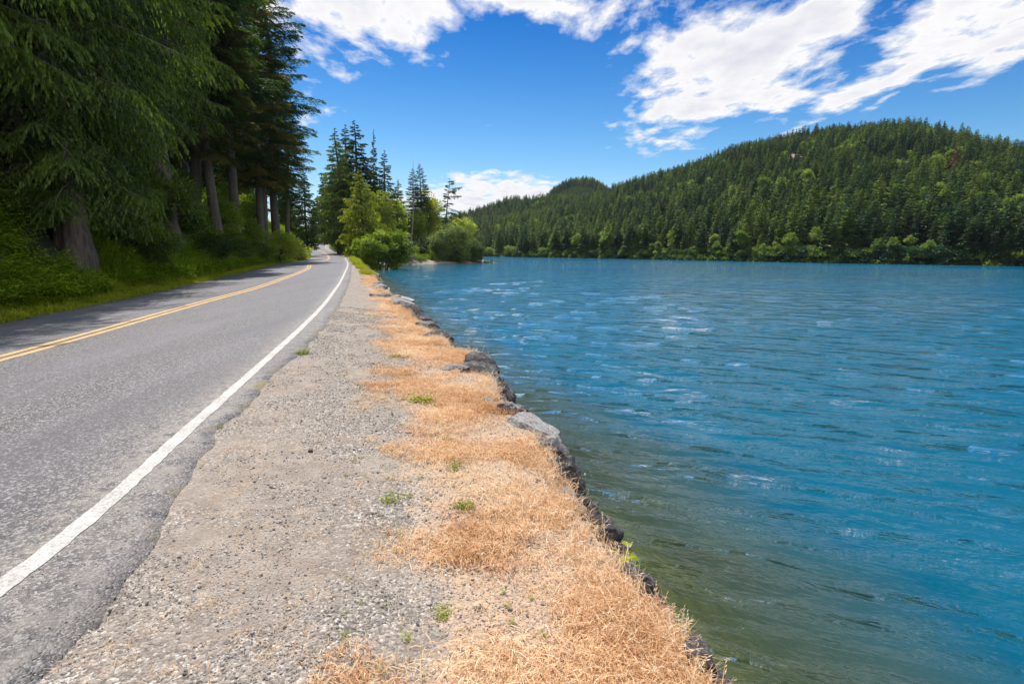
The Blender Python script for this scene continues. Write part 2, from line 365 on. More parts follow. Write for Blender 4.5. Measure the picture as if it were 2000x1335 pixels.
def rock_material(name, dark, pale, lich):
    m, n = material(name); o = n.n('ShaderNodeOutputMaterial')
    tcn = n.n('ShaderNodeTexCoord').outputs['Object']; nz = n.n('ShaderNodeSeparateXYZ', {0: n.n('ShaderNodeNewGeometry').outputs['Normal']}).outputs[2]
    a = n.noise(tcn, 2.2, 7, .65); b = n.noise(tcn, 9., 6, .7)
    c = n.ramp(a, (.35, dark), (.65, pale))
    lf = n.mapr(n.m('ADD', n.m('MULTIPLY', nz, lich), n.m('ADD', b, n.m('MULTIPLY', a, .5))), .95, 1.25)
    c = n.mix(n.m('MULTIPLY', lf, .8), c, (.62, .60, .58))
    vor = n.n('ShaderNodeTexVoronoi', {'Vector': n.n('ShaderNodeMapping', {0: tcn, 3: (1, 2.2, 1)}).outputs[0], 'Scale': 3.5}, feature='DISTANCE_TO_EDGE')
    c = n.mix(n.mapr(vor.outputs[0], .05, .0, 0., .6), c, (.03, .028, .028))
    wz = n.n('ShaderNodeSeparateXYZ', {0: n.n('ShaderNodeNewGeometry').outputs['Position']}).outputs[2]
    c = n.mix(n.mapr(wz, -1.42, -1.56, 0., .75), c, (.018, .017, .014))
    bp = n.n('ShaderNodeBump', {'Strength': 1., 'Distance': .08, 'Height': n.m('ADD', b, n.m('MINIMUM', vor.outputs[0], .12))})
    n.put(o.inputs[0], n.n('ShaderNodeBsdfPrincipled', {'Base Color': c, 'Roughness': .85, 'Normal': bp.outputs[0]})); return m
M['rockdark'] = rock_material('dark_rock', (.05, .046, .047), (.19, .17, .17), .2)
M['rockgrey'] = rock_material('grey_rock', (.08, .075, .078), (.25, .235, .235), .28)
M['rockpale'] = rock_material('lichened_rock', (.12, .11, .115), (.38, .36, .35), .5)
M['outcrop'] = rock_material('hill_outcrop', (.16, .10, .07), (.42, .30, .22), .05)

# water: Fresnel mirror of rough little faces over clear shallows that turn to blue-green with depth
m, n = material('lake_water'); M['water'] = m
o = n.n('ShaderNodeOutputMaterial'); geo = n.n('ShaderNodeNewGeometry').outputs['Position']
dep = n.n('ShaderNodeAttribute', attribute_name='depth').outputs['Fac']
mpw = n.n('ShaderNodeMapping', {0: geo, 2: (0, 0, math.radians(-26)), 3: (1.25, .36, 1)}, vector_type='TEXTURE')
def band(deg, wl, dist_, ds):
    mp_ = n.n('ShaderNodeMapping', {0: geo, 2: (0, 0, math.radians(deg)), 3: (1, 1, 1)}, vector_type='TEXTURE')
    return n.n('ShaderNodeTexWave', {'Vector': mp_.outputs[0], 'Scale': .314 / wl, 'Distortion': dist_, 'Detail': 2., 'Detail Scale': ds, 'Detail Roughness': .6}, wave_type='BANDS', bands_direction='Y', wave_profile='SIN').outputs['Fac']
w0 = n.m('ADD', n.m('MULTIPLY', band(-24, 1.5, 5., .9), .10), n.m('ADD', n.m('MULTIPLY', band(-31, .8, 5., 1.2), .058), n.m('MULTIPLY', band(-14, .42, 4.5, 1.6), .032)))
w1 = n.noise(mpw.outputs[0], .9, 2, .5, dist=.3); w2 = n.noise(mpw.outputs[0], 2.6, 3, .55, dist=.3); w3 = n.noise(mpw.outputs[0], 7., 2, .5)
gust = n.mapr(n.noise(n.n('ShaderNodeMapping', {0: geo, 3: (.03, .05, 1)}).outputs[0], 1., 3), .35, .65, .65, 1.3)
hh = n.m('MULTIPLY', n.m('ADD', n.m('ADD', w0, n.m('MULTIPLY', w1, .085)), n.m('ADD', n.m('MULTIPLY', w2, .062), n.m('MULTIPLY', w3, .026))), gust)
bp = n.n('ShaderNodeBump', {'Strength': 1., 'Distance': .55, 'Height': hh})
fr = n.n('ShaderNodeFresnel', {'IOR': 1.42, 'Normal': bp.outputs[0]}).outputs[0]
cd = n.mapr(dep, .2, 2.6)
tint = n.mix(cd, (.95, .97, .75), (.12, .32, .2))
tr = n.n('ShaderNodeBsdfTransparent', {0: tint})
body = n.n('ShaderNodeBsdfDiffuse', {0: n.mix(n.mapr(dep, .7, 2.3), (.10, .13, .05), (.003, .088, .150))})
under = n.n('ShaderNodeMixShader', {0: n.mapr(dep, .0, 2.8, .0, 1.), 1: tr.outputs[0], 2: body.outputs[0]})
gl = n.n('ShaderNodeBsdfGlossy', {0: (1, 1, 1, 1), 'Roughness': .02, 'Normal': bp.outputs[0]})
n.put(o.inputs[0], n.n('ShaderNodeMixShader', {0: fr, 1: under.outputs[0], 2: gl.outputs[0]}))

# ------------------------------------------------------------------ ground sheet
ys = [-12.]
while ys[-1] < 320:
    ys.append(ys[-1] + max(.09, (abs(ys[-1]) * .014) if ys[-1] > 0 else .3))
ys = np.array(ys)
U = 150 * (np.linspace(1, 0, 46)[:-1] ** 2.6)
fr1 = np.linspace(0, 1, 34); W1 = np.linspace(0, 1, 10)[1:]; W2 = 60 * np.linspace(0, 1, 16)[1:] ** 2
rows = []; zone = []
for y in ys:
    xl, xa, xb = float(XL0(y)), float(XA(y)), float(XB(y))
    dr = float(drop(y))
    xx = np.concatenate([xl - U, [xl - .04, xl + .3], [(xl + xa) / 2], [xa - .3], xa + (xb - xa) * fr1, xb + dr * W1, xb + dr + W2])
    yy = np.full_like(xx, y); zz = H(xx, yy)
    rows.append(np.stack([xx, yy, zz], 1))
    fr_ = (xx - xa) / max(xb - xa, .5)
    dryz = sstep(.40, .75, fr_) * np.where(xx > xb + .4, .2, 1) * sstep(120, 80, yy)
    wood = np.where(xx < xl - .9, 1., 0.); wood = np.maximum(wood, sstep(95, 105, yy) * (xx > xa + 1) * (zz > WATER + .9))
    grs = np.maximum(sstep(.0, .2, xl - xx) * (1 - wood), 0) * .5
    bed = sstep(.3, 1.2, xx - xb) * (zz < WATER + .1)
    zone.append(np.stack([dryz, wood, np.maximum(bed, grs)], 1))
NC = len(rows[0]); V = np.concatenate(rows)
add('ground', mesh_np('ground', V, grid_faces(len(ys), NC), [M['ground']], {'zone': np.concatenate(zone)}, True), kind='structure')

# ------------------------------------------------------------------ road
yr = [-12.]
while yr[-1] < 262: yr.append(yr[-1] + max(.06, abs(yr[-1]) * .012 if yr[-1] > 0 else .3))
yr = np.array(yr); q = np.concatenate([np.linspace(0, .84, 10), np.linspace(.86, 1, 6)])
xl = XL(yr)[:, None]; xa = XA(yr)[:, None]
X = xl + (xa - xl) * q; Y = np.repeat(yr[:, None], 16, 1); Z = np.repeat(ZR(yr)[:, None], 16, 1) + .035 * (1 - ((q - .42) / .6) ** 2) * 1.0
X = np.hstack([xl - .02, X, xa + .015]); Y = np.hstack([Y[:, :1], Y, Y[:, :1]]); Z = np.hstack([Z[:, :1] - .09, Z, Z[:, -1:] - .09])
V = np.stack([X, Y, Z], 2).reshape(-1, 3)
road = add('road', mesh_np('road', V, grid_faces(len(yr), 18), [M['asphalt']], {'lane': (X - XL0(yr)[:, None]).ravel(), 'edge': (xa - X).ravel(), 'line': (X - XW(yr)[:, None]).ravel()}, True), kind='structure')
def zroad(x, y):
    xl = XL(y); xa = XA(y); qq = np.clip((x - xl) / (xa - xl), 0, 1)
    return ZR(y) + .035 * (1 - ((qq - .42) / .6) ** 2)
def stripe(name, xf, w, mat, y0, y1, off=0., rag=.012):
    yy = yr[(yr >= y0) & (yr <= y1)]; sl = np.gradient(xf(yy), yy); k = np.sqrt(1 + sl**2)
    a = xf(yy) + (off - w/2) * k + (rng.random(len(yy)) - .5) * rag; b = xf(yy) + (off + w/2) * k + (rng.random(len(yy)) - .5) * rag
    XX = np.stack([a, b], 1); YY = np.stack([yy, yy], 1); ZZ = zroad(XX, YY) + .004 + .00006 * YY.clip(0, 400)
    add(name, mesh_np(name, np.stack([XX, YY, ZZ], 2).reshape(-1, 3), grid_faces(len(yy), 2), [mat]), parent=road)
stripe('edge_line', XW, .115, M['white'], -11, 255)
stripe('centre_line', XC, .11, M['yellow'], -11, 255, -.11)
stripe('centre_line', XC, .11, M['yellow'], -11, 255, .11)
stripe('edge_line', XL0, .12, M['white'], 140, 250, .35)

# ------------------------------------------------------------------ lake
OX, OY = 0., -4.
nr, nc = 640, 430
rr = 2.5 * np.exp(np.linspace(0, math.log(760 / 2.5), nr)); aa = np.radians(np.linspace(-50, 82, nc))
R, A = np.meshgrid(rr, aa, indexing='ij')
X = OX + R * np.sin(A); Y = OY + R * np.cos(A)
sp = np.maximum(R * (aa[1] - aa[0]), R * math.log(760 / 2.5) / nr)
wr = np.random.default_rng(8); Hh = np.zeros_like(X)
for i in range(64):
    L = .32 * (3.2 / .32) ** wr.random(); th = math.radians(27) + wr.normal() * .36
    kx, ky = math.sin(th) * 2*math.pi/L, math.cos(th) * 2*math.pi/L
    amp = .0036 * L ** .85 * (.4 + wr.random())
    ph = wr.random() * 6.28 + 1.6 * (vnoise(X + i * 7, Y, 6., 2) - .5) * 3
    f = np.sin(kx * X + ky * Y + ph)
    Hh += amp * (f - .25 * np.cos(2 * (kx * X + ky * Y + ph))) * sstep(.36, .16, sp / L)
Hh *= .8 + .6 * vnoise(X, Y, 9, 2)
depth = WATER - H(X, Y)
depth = np.where(X > XB0(Y) + 45, 9, depth)
add('lake', mesh_np('lake', np.stack([X, Y, WATER + Hh], 2).reshape(-1, 3), grid_faces(nr, nc), [M['water']], {'depth': depth.ravel()}, True), kind='structure')

# ------------------------------------------------------------------ foliage building blocks
def cards(pos, dirv, nrm, ln, wd):
    """rhombus leaves: pos base, dirv direction, nrm roughly the face normal"""
    d = dirv / np.linalg.norm(dirv, axis=1, keepdims=True)
    s = np.cross(d, nrm); s /= np.maximum(np.linalg.norm(s, axis=1, keepdims=True), 1e-6)
    ln = np.asarray(ln)[:, None]; wd = np.asarray(wd)[:, None]
    v = np.stack([pos, pos + d*ln*.45 + s*wd*.5, pos + d*ln, pos + d*ln*.45 - s*wd*.5], 1)
    return v.reshape(-1, 3)
def card_faces(n): return np.arange(n * 4).reshape(-1, 4)
def tube(pts, rad, sides=6):
    """quads round a polyline"""
    pts = np.asarray(pts, float); rad = np.asarray(rad, float); n_ = len(pts)
    tg = np.gradient(pts, axis=0); tg /= np.linalg.norm(tg, axis=1, keepdims=True)
    ref = np.where(np.abs(tg[:, 2:3]) > .9, np.array([[1., 0, 0]]), np.array([[0, 0, 1.]]))
    a = np.cross(tg, ref); a /= np.linalg.norm(a, axis=1, keepdims=True); b = np.cross(tg, a)
    th = np.linspace(0, 2*np.pi, sides, endpoint=False)
    v = pts[:, None] + rad[:, None, None] * (np.cos(th)[None, :, None] * a[:, None] + np.sin(th)[None, :, None] * b[:, None])
    i = np.arange(n_ - 1)[:, None] * sides + np.arange(sides)[None]; j = np.arange(n_ - 1)[:, None] * sides + (np.arange(sides)[None] + 1) % sides
    return v.reshape(-1, 3), np.stack([i, j, j + sides, i + sides], 2).reshape(-1, 4)
def join(parts):
    vs, fs, o = [], [], 0
    for v, f in parts: vs.append(v); fs.append(f + o); o += len(v)
    return np.concatenate(vs), np.concatenate(fs)

def branch_template(r, ntw, ncard, cl, cw, hang, kind):
    """unit-length bough along +x: card base, direction, normal, length, width, and wood polyline"""
    P_, D_, N_, L_, W_ = [], [], [], [], []
    droop = .16 if kind == 'fir' else .26
    def axis(s): return np.array([s, .05 * math.sin(s * 5 + r.random()), .10 * s - droop * s * s + (.10 * s**4 if kind == 'cedar' else 0)])
    for i in range(ntw):
        s = .12 + .88 * (i + r.random()) / ntw; base = axis(s); side = 1 if i % 2 else -1
        tl = (.42 * (1 - s) ** .8 + .10) * (.7 + .6 * r.random()); ang = side * (math.radians(58) + r.normal() * .2)
        if s > .93: ang *= .3
        dx = np.array([math.cos(ang), math.sin(ang), -.1])
        for k in range(ncard):
            q = (k + r.random()) / ncard
            p = base + dx * tl * q + np.array([0, 0, -hang * tl * q * q * .9])
            if kind == 'cedar':
                dv = dx * .45 + np.array([r.normal() * .25, r.normal() * .25, -1.0 - .4 * r.random()])
            else:
                sg = 1 if k % 2 else -1
                dv = dx + sg * .8 * np.array([-dx[1], dx[0], 0]) + np.array([r.normal() * .2, r.normal() * .2, -.25 + r.normal() * .22])
            P_.append(p); D_.append(dv); N_.append([r.normal() * .5, r.normal() * .5, 1. if kind == 'fir' else r.normal()])
            L_.append(cl * (.6 + .8 * r.random())); W_.append(cw * (.7 + .6 * r.random()))
    wood = np.array([axis(s) for s in np.linspace(0, 1, 5)])
    return [np.array(a, float) for a in (P_, D_, N_, L_, W_)] + [wood]

def conifer(name, seed, height, r0, nb, ntw, ncard, cl, cw, kind, mat, crown0=.18, radius=4.5, shape=.8, gap=.0, lean=0., bark='bark', droopmax=-.25, sidewind=0.):
    """returns crown mesh, trunk mesh.  cards cl metres long hang from nb boughs"""
    r = np.random.default_rng(seed)
    tp = [branch_template(r, ntw, ncard, 1, 1, .5 if kind == 'fir' else .8, kind) for _ in range(4)]
    hs = np.linspace(-.6, height, 14); bend = lambda z: np.stack([lean * z + .25 * np.sin(z * .25 + seed), .2 * np.sin(z * .2 + 2 * seed)], -1)
    tv, tf = tube(np.column_stack([bend(hs), hs]), r0 * (1 - np.clip(hs, 0, height) / height) ** .8 * (1 + .5 * np.exp(-np.clip(hs, 0, 99) / .8)) + .02, 12)
    if kind == 'cedar' and r0 > .4:      # fluted, buttressed base
        tv, tf = tube(np.column_stack([bend(hs2 := np.concatenate([np.linspace(-.6, 6, 16), hs[4:][hs[4:] > 6.5]])), hs2]), r0 * (1 - np.clip(hs2, 0, height) / height) ** .8 * (1 + .45 * np.exp(-np.clip(hs2 + .2, 0, 99) / .7)) + .02, 30)
        th_ = np.tile(np.linspace(0, 2*np.pi, 30, endpoint=False), len(hs2)); zz_ = np.repeat(hs2, 30); ax_ = np.column_stack([np.repeat(bend(hs2), 30, 0), zz_])
        fl = 1 + (.16 * np.sin(4 * th_ + .6) + .09 * np.sin(9 * th_ + zz_ * .4) + .05 * np.sin(15 * th_)) * (.35 + .65 * np.exp(-np.clip(zz_, 0, 9) / 1.5))
        tv = ax_ + (tv - ax_) * fl[:, None]
    wood = [(tv, tf)]; leaf = []; tint = []
    for i in range(nb):
        f = crown0 + (1 - crown0) * ((i + r.random()) / nb) ** .92; z = height * min(f, .995)
        if r.random() < gap: continue
        g = (f - crown0) / (1 - crown0)
        bl = radius * (1 - g) ** shape * (.62 + .5 * r.random()) * (.55 + .45 * min(1, g * 4)) + .05 + .2 * (1 - g)
        az = i * 2.4 + r.normal() * .4; el = droopmax * (1 - g) + .35 * g + r.normal() * .10
        if sidewind: bl *= 1 + sidewind * math.cos(az)
        P_, D_, N_, L_, W_, wd = tp[r.integers(4)]
        c, s = math.cos(az), math.sin(az); ce, se = math.cos(el), math.sin(el)
        Rm = np.array([[c*ce, -s, -c*se], [s*ce, c, -s*se], [se, 0, ce]])
        b0 = np.array([*bend(np.array(z)), z])
        keep = r.random(len(P_)) < min(1., .35 + bl / radius)
        pp = (P_[keep] * bl) @ Rm.T + b0; dd = D_[keep] @ Rm.T
        k2 = (.35 + .65 * min(1, bl / radius * 1.7))
        leaf.append(cards(pp, dd, N_[keep] @ Rm.T, L_[keep] * cl * k2, W_[keep] * cw * k2))
        tt = r.random(keep.sum()) * .7 + .3 * r.random() + .18 * (np.abs(P_[keep][:, 0]) - .5)
        tint.append(np.repeat(tt, 4))
        if nb < 400:
            wv, wf = tube((wd * bl) @ Rm.T + b0, np.linspace(.022 * bl**.7 + .006, .004, 5), 4); wood.append((wv, wf))
    lv = np.concatenate(leaf); tw = join(wood)
    crown = mesh_np(name + '_crown', lv, card_faces(len(lv) // 4), [M[mat]], {'tint': np.clip(np.concatenate(tint), 0, 1)})
    trunk = mesh_np(name + '_trunk', tw[0], tw[1], [M[bark]], None, True)
    return crown, trunk

def leafball(name, seed, rx, ry, rz, nclump, nleaf, ll, mat, trunk_h=0., hollow=.5, bark='bark', droop=0., cr=.26, low=-.9, stems=3):
    """broadleaf crown: clumps of leaf cards through an uneven ellipsoid, stems and limbs inside"""
    r = np.random.default_rng(seed); Pn, Dn, Nn, Tn = [], [], [], []; wood = []
    zc = trunk_h + rz * .9; cs = []
    for i in range(nclump):
        while True:
            v = r.normal(size=3); v /= np.linalg.norm(v)
            if v[2] > low: break
        q = (hollow + (1 - hollow) * r.random()) * (.80 + .28 * mnoise.noise(Vector(v * 1.6) + Vector((seed, 0, 0))) + .12 * r.random())
        c = np.array([v[0]*rx*q, v[1]*ry*q, zc + v[2]*rz*q]); cs.append(c)
        m_ = int(nleaf * (.6 + .8 * r.random())); rad = cr * min(rx, rz) * (.6 + .8 * r.random())
        d = r.normal(size=(m_, 3)); d /= np.linalg.norm(d, axis=1, keepdims=True); rad_ = rad * r.random((m_, 1)) ** .45
        p = c + d * rad_ * np.array([1.15, 1.15, .75 + droop]); Pn.append(p)
        Dn.append(d + np.array([0, 0, -.3 - 1.3 * droop]) + v * .3); Nn.append(r.normal(size=(m_, 3)) * .7 + np.array([0, 0, 1.]) + v * .6)
        Tn.append(r.random(m_) * .6 + .4 * r.random())
    Pn, Dn, Nn, Tn = (np.concatenate(a) for a in (Pn, Dn, Nn, Tn)); k = len(Pn)
    lv = cards(Pn, Dn, Nn, ll * (.6 + .8 * r.random(k)), ll * .52 * (.6 + .8 * r.random(k)))
    crown = mesh_np(name + '_crown', lv, card_faces(k), [M[mat]], {'tint': np.repeat(np.clip(Tn, 0, 1), 4)})
    for s in range(stems):
        a = r.random() * 6.28; base = np.array([math.cos(a), math.sin(a), 0]) * .08 * rx * (stems > 1)
        mid_ = np.array([math.cos(a) * rx * .25, math.sin(a) * ry * .25, zc * .6]) * (1 if stems > 1 else .3) + np.array([0, 0, 0 if stems > 1 else zc * .4])
        h0 = .03 * rz + .02
        wood.append(tube(np.array([base - [0, 0, .4], base * .5 + mid_ * .5, mid_]), [h0, h0 * .8, h0 * .6], 7))
        for c in cs[s::max(stems, 1)][:16]:
            wood.append(tube(np.array([mid_, (mid_ + c) / 2 + [0, 0, .08 * rz], c]), [h0 * .5, h0 * .25, h0 * .06], 4))
    tw = join(wood)
    return crown, mesh_np(name + '_stem', tw[0], tw[1], [M[bark]], None, True)

def place(kindname, protos, x, y, sc=1., rot=None, z=None, label='', cat='tree', group=None, parts=('crown', 'trunk'), sink=.15, tilt=(0, 0)):
    """one plant: an Empty at its foot with its own crown and trunk objects"""
    if z is None: z = float(H(x, y))
    e = add(kindname, None, loc=(x, y, z - sink), rotz=random.random() * 6.28 if rot is None else rot, sc=sc, label=label, cat=cat, group=group)
    e.rotation_euler[0] = tilt[0]; e.rotation_euler[1] = tilt[1]
    for pn, me in zip(parts, protos): add(pn, me, parent=e)
    return e

# ---- prototypes for the near woods
cedarA = conifer('cedar_a', 1, 27, .43, 185, 44, 25, .15, .055, 'cedar', 'cedar', .085, 5.6, .5, bark='cedarbark', droopmax=-.30)
cedarB = conifer('cedar_b', 2, 26, .42, 150, 40, 20, .17, .06, 'cedar', 'cedar', .24, 5.0, .6, bark='cedarbark', droopmax=-.25)
firA = conifer('fir_a', 3, 30, .42, 120, 40, 12, .36, .085, 'fir', 'fir', .235, 5.4, .62, droopmax=-.12)
firB = conifer('fir_b', 4, 28, .36, 105, 36, 12, .38, .09, 'fir', 'fir', .27, 4.8, .7, .08, droopmax=-.1)
goldC = conifer('gold_c', 6, 24, .34, 105, 34, 11, .38, .10, 'fir', 'oldcedar', .26, 4.6, .6, bark='bark', droopmax=-.2)
slim = conifer('slim', 7, 30, .3, 110, 22, 7, .55, .16, 'cedar', 'cedar', .12, 4.4, .85, .05, droopmax=-.3)
sparse = conifer('sparse', 9, 18, .22, 34, 18, 8, .5, .13, 'fir', 'fir', .35, 2.6, .35, .12, droopmax=-.2, sidewind=.5)
young = conifer('young', 12, 12, .18, 85, 20, 8, .36, .12, 'cedar', 'yleaf', .05, 3.4, .8, droopmax=-.05)
low = conifer('low_cedar', 13, 13, .2, 120, 40, 20, .15, .06, 'cedar', 'cedar', .08, 4.4, .5, bark='cedarbark', droopmax=-.15)
PAR = ('crown', 'trunk')
def tree_at(nm, proto, px, pyb, Y, h, Hh, label, group=None, rot=None, tilt=(0, 0), wide=1.):
    """a tree whose foot is seen at photo column px, at forward distance Y, h metres tall (prototype Hh)"""
    x, _, _ = at(px, pyb, Y); s = h / Hh
    return place(nm, proto, x, Y, (s * wide, s * wide, s), rot, None, label, 'tree', group, tilt=tilt)

# left forest, the trees one can tell apart
tree_at('cedar_tree', cedarA, 130, 530, 20, 26, 27, 'huge old cedar with a thick pale fluted trunk base standing in ferns beside the road', rot=.4)
tree_at('cedar_tree', cedarA, 20, 500, 21, 27, 27, 'dense cedar hanging its boughs over the ferns at the left border of the wood', rot=2.2)
tree_at('cedar_tree', cedarB, 235, 470, 26, 27, 26, 'cedar with bare pale drooping twigs right behind the huge old cedar', rot=1.1)
tree_at('fir_tree', firA, 370, 430, 48, 33, 30, 'fir with a straight brown trunk just left of the leaning trunk', rot=.7)
tree_at('fir_tree', firB, 386, 440, 46, 31, 28, 'fir whose thick bare trunk leans to the right above the bank', rot=.2, tilt=(0, .11))
tree_at('fir_tree', firA, 458, 430, 57, 32, 30, 'fir with a single upright trunk standing alone halfway along the bank', rot=2.9)
tree_at('golden_fir_tree', goldC, 508, 455, 64, 29, 24, 'fir with golden brown sprays and a slim trunk beside the twin trunks', rot=1.)
tree_at('fir_tree', firB, 521, 462, 65, 30, 28, 'fir with a slim dark trunk, right one of the closest pair of trunks', rot=1.9, tilt=(0, .04))
tree_at('fir_tree', firA, 541, 445, 73, 37, 30, 'tall fir at the right end of the wood, its layered boughs spread against the sky', rot=.1)
tree_at('golden_fir_tree', goldC, 420, 420, 46, 26, 24, 'fir with rusty golden sprays between the leaning trunk and the lone upright trunk', rot=3.)
tree_at('fir_tree', firB, 566, 470, 88, 27, 28, 'lower fir past the tall one where the road begins to bend', rot=1.4)
tree_at('cedar_tree', cedarB, 320, 430, 33, 28, 26, 'cedar with drooping curtains of green above the flowering brambles', rot=.9)
tree_at('young_cedar_tree', low, 55, 500, 19.6, 12, 13, 'young cedar filling the gap left of the huge old cedar with low fans of green', rot=.5)
tree_at('young_cedar_tree', low, 185, 490, 23.5, 11, 13, 'young cedar with low fans of green right against the huge old cedar', rot=2.5)
tree_at('young_cedar_tree', low, 130, 470, 23, 15, 13, 'young cedar behind the huge old cedar, closing the view past its trunk', rot=4.)
tree_at('cedar_tree', cedarB, -40, 500, 15.5, 25, 26, 'nearest cedar, its boughs entering from the left border', rot=5.)
# deep wood behind
for i in range(34):
    Y = 12 + 6.5 * (i % 17) + rng.random() * 3; xx = float(XL0(Y)) - (11 + 13 * (i // 17) + rng.random() * 5) - (4 if Y < 30 else 0)
    pr, Hh_ = [(slim, 30), (firB, 28), (slim, 30)][i % 3]
    s = (25 + 7 * rng.random()) / Hh_
    place('fir_tree' if i % 3 == 1 else 'cedar_tree', pr, xx, Y, (s * (1 if i % 3 == 1 else 1.7), s * (1 if i % 3 == 1 else 1.7), s), label='dark conifer standing deep in the wood behind the roadside trees', cat='tree', group='conifers deep in the roadside wood')

# ------------------------------------------------------------------ far point and the trees round the bend
def top_at(nm, proto, Hh_, px, pyt, Y, label, group=None, rot=None, cat='tree', wide=1., tilt=(0, 0), xw=None):
    """a tree whose tip is seen at photo (px, pyt)"""
    x, _, zt = at(px, pyt, Y); z0 = float(H(x, Y)); s = (zt - z0 + .15) / Hh_
    return place(nm, proto, x, Y, (s * wide, s * wide, s), rot, z0, label, cat, group, tilt=tilt)
top_at('cedar_tree', slim, 30, 657, 250, 128, 'tall narrow cedar over the right roadside, leftmost tip of the group on the point', wide=1.9)
top_at('cedar_tree', slim, 30, 674, 243, 140, 'cedar with its tip between the two highest tips on the point', wide=1.7)
top_at('cedar_tree', slim, 30, 692, 233, 134, 'tallest cedar on the point with a dark ragged top', wide=2.0)
top_at('cedar_tree', slim, 30, 728, 252, 140, 'very slim cedar spire right of the tallest cedar', wide=.62)
top_at('cedar_tree', slim, 30, 750, 293, 136, 'cedar with stepped top right of the slim spire', wide=1.6)
top_at('cedar_tree', slim, 30, 775, 350, 150, 'lower broad cedar filling the gap left of the bare pole', wide=1.9)
top_at('fir_tree', firB, 28, 806, 328, 152, 'small dark fir directly right of the bare pole', wide=1.0)
top_at('fir_tree', firB, 28, 820, 320, 156, 'dark fir with a flat open top on the point', wide=1.1)
top_at('windswept_fir_tree', sparse, 18, 868, 348, 152, 'thin windswept fir with few drooping boughs above the willows', wide=1.0, rot=.2, tilt=(0, .06))
top_at('young_conifer', young, 12, 706, 330, 108, 'bright yellow-green young conifer with a pointed top in front of the tall cedars', wide=1.35)
top_at('fir_tree', slim, 30, 592, 330, 112, 'fir overhanging the bend behind the tall end fir', wide=1.6)
top_at('cedar_tree', slim, 30, 628, 340, 235, 'conifer standing right behind the crest of the road', wide=1.6)
for i, (px, pt, Y) in enumerate([(560, 330, 120), (585, 350, 150), (606, 370, 190), (645, 330, 240), (620, 380, 260), (590, 380, 230), (665, 330, 200), (700, 320, 170), (725, 340, 165), (760, 370, 170), (790, 400, 175), (640, 300, 165), (676, 300, 160), (655, 360, 262), (600, 360, 265), (612, 340, 135), (618, 365, 175), (634, 335, 250), (608, 400, 220), (640, 360, 200)]):
    pr, hh = slim, 30
    x, _, zt = at(px, pt, Y)
    if -2 < x - float(XL0(Y)) and x < float(XA(Y)) + 2: x = float(XL0(Y)) - 5 if px < 615 else float(XA(Y)) + 5
    z0 = float(H(x, Y)); s = (zt - z0) / hh
    place('conifer', pr, x, Y, (s * 1.7, s * 1.7, s), label='dark conifer closing the view round the bend of the road', cat='tree', group='conifers beyond the bend')

lb_bush = leafball('bright_bush', 21, 5.0, 3.6, 3.1, 120, 150, .30, 'leaf', 0, .55, cr=.2, low=-.95, stems=5)
lb_wil = leafball('willow', 22, 6.6, 5.5, 5.4, 210, 150, .34, 'willow', 0, .6, droop=.35, cr=.17, low=-.95, stems=5)
lb_dec = leafball('alder', 23, 3.6, 3.6, 5.2, 80, 110, .34, 'yleaf', 3.0, .35, cr=.24, stems=1)
lb_dec2 = leafball('alder_b', 24, 3.4, 3.4, 4.2, 70, 110, .34, 'leaf', 2.2, .3, cr=.25, stems=1)
lb_shr = leafball('shrub', 25, 1.9, 1.7, 1.35, 60, 150, .14, 'bush', 0, .4, cr=.3, low=-.6, stems=4)
lb_shr2 = leafball('shrub_b', 26, 2.2, 1.8, 1.7, 60, 140, .16, 'leaf', 0, .4, cr=.28, low=-.6, stems=4)
SP = ('foliage', 'stem')
def bush_at(nm, proto, px, py, Y, sc, label, group=None, z=None, rot=None, cat='bush', sink=.2):
    x, _, _ = at(px, py, Y); return place(nm, proto, x, Y, sc, rot, z, label, cat, group, SP, sink)
bush_at('bush', lb_bush, 750, 520, 97, (1.1, 1, 1.15), 'large bright green bush leaning over the water beside the end of the rocks', z=WATER + .2, rot=.3)
bush_at('bush', lb_bush, 712, 515, 101, (.5, .6, .75), 'smaller bright bush at the roadside left of the large water-edge bush', rot=1.3)
bush_at('willow_bush', lb_wil, 882, 515, 140, (.93, .9, .92), 'broad rounded grey-green willow standing at the water on the point', z=WATER + .1, rot=.5, cat='willow')
bush_at('willow_bush', lb_wil, 926, 512, 145, (.46, .5, .62), 'smaller willow at the very tip of the point beside the reeds', z=WATER + .1, rot=2.5, cat='willow')
bush_at('broadleaf_tree', lb_dec, 745, 480, 118, (1.05, 1.0, 1.2), 'yellow-green broadleaf tree reaching out above the large bright bush', cat='tree')
bush_at('broadleaf_tree', lb_dec, 838, 480, 158, (1.25, 1.2, 1.45), 'yellow-green alder behind the willow, left of the windswept fir', cat='tree')
bush_at('broadleaf_tree', lb_dec2, 815, 480, 150, (1.0, 1.0, 1.35), 'green alder behind the bare grey branches on the point', cat='tree')
bush_at('broadleaf_tree', lb_dec2, 905, 480, 165, (1.1, 1.1, 1.3), 'green tree showing its top between the two willows', cat='tree')
bush_at('broadleaf_tree', lb_dec2, 775, 480, 140, (1.0, 1.0, 1.5), 'dark leafy tree standing behind the bare grey branches left side', cat='tree')
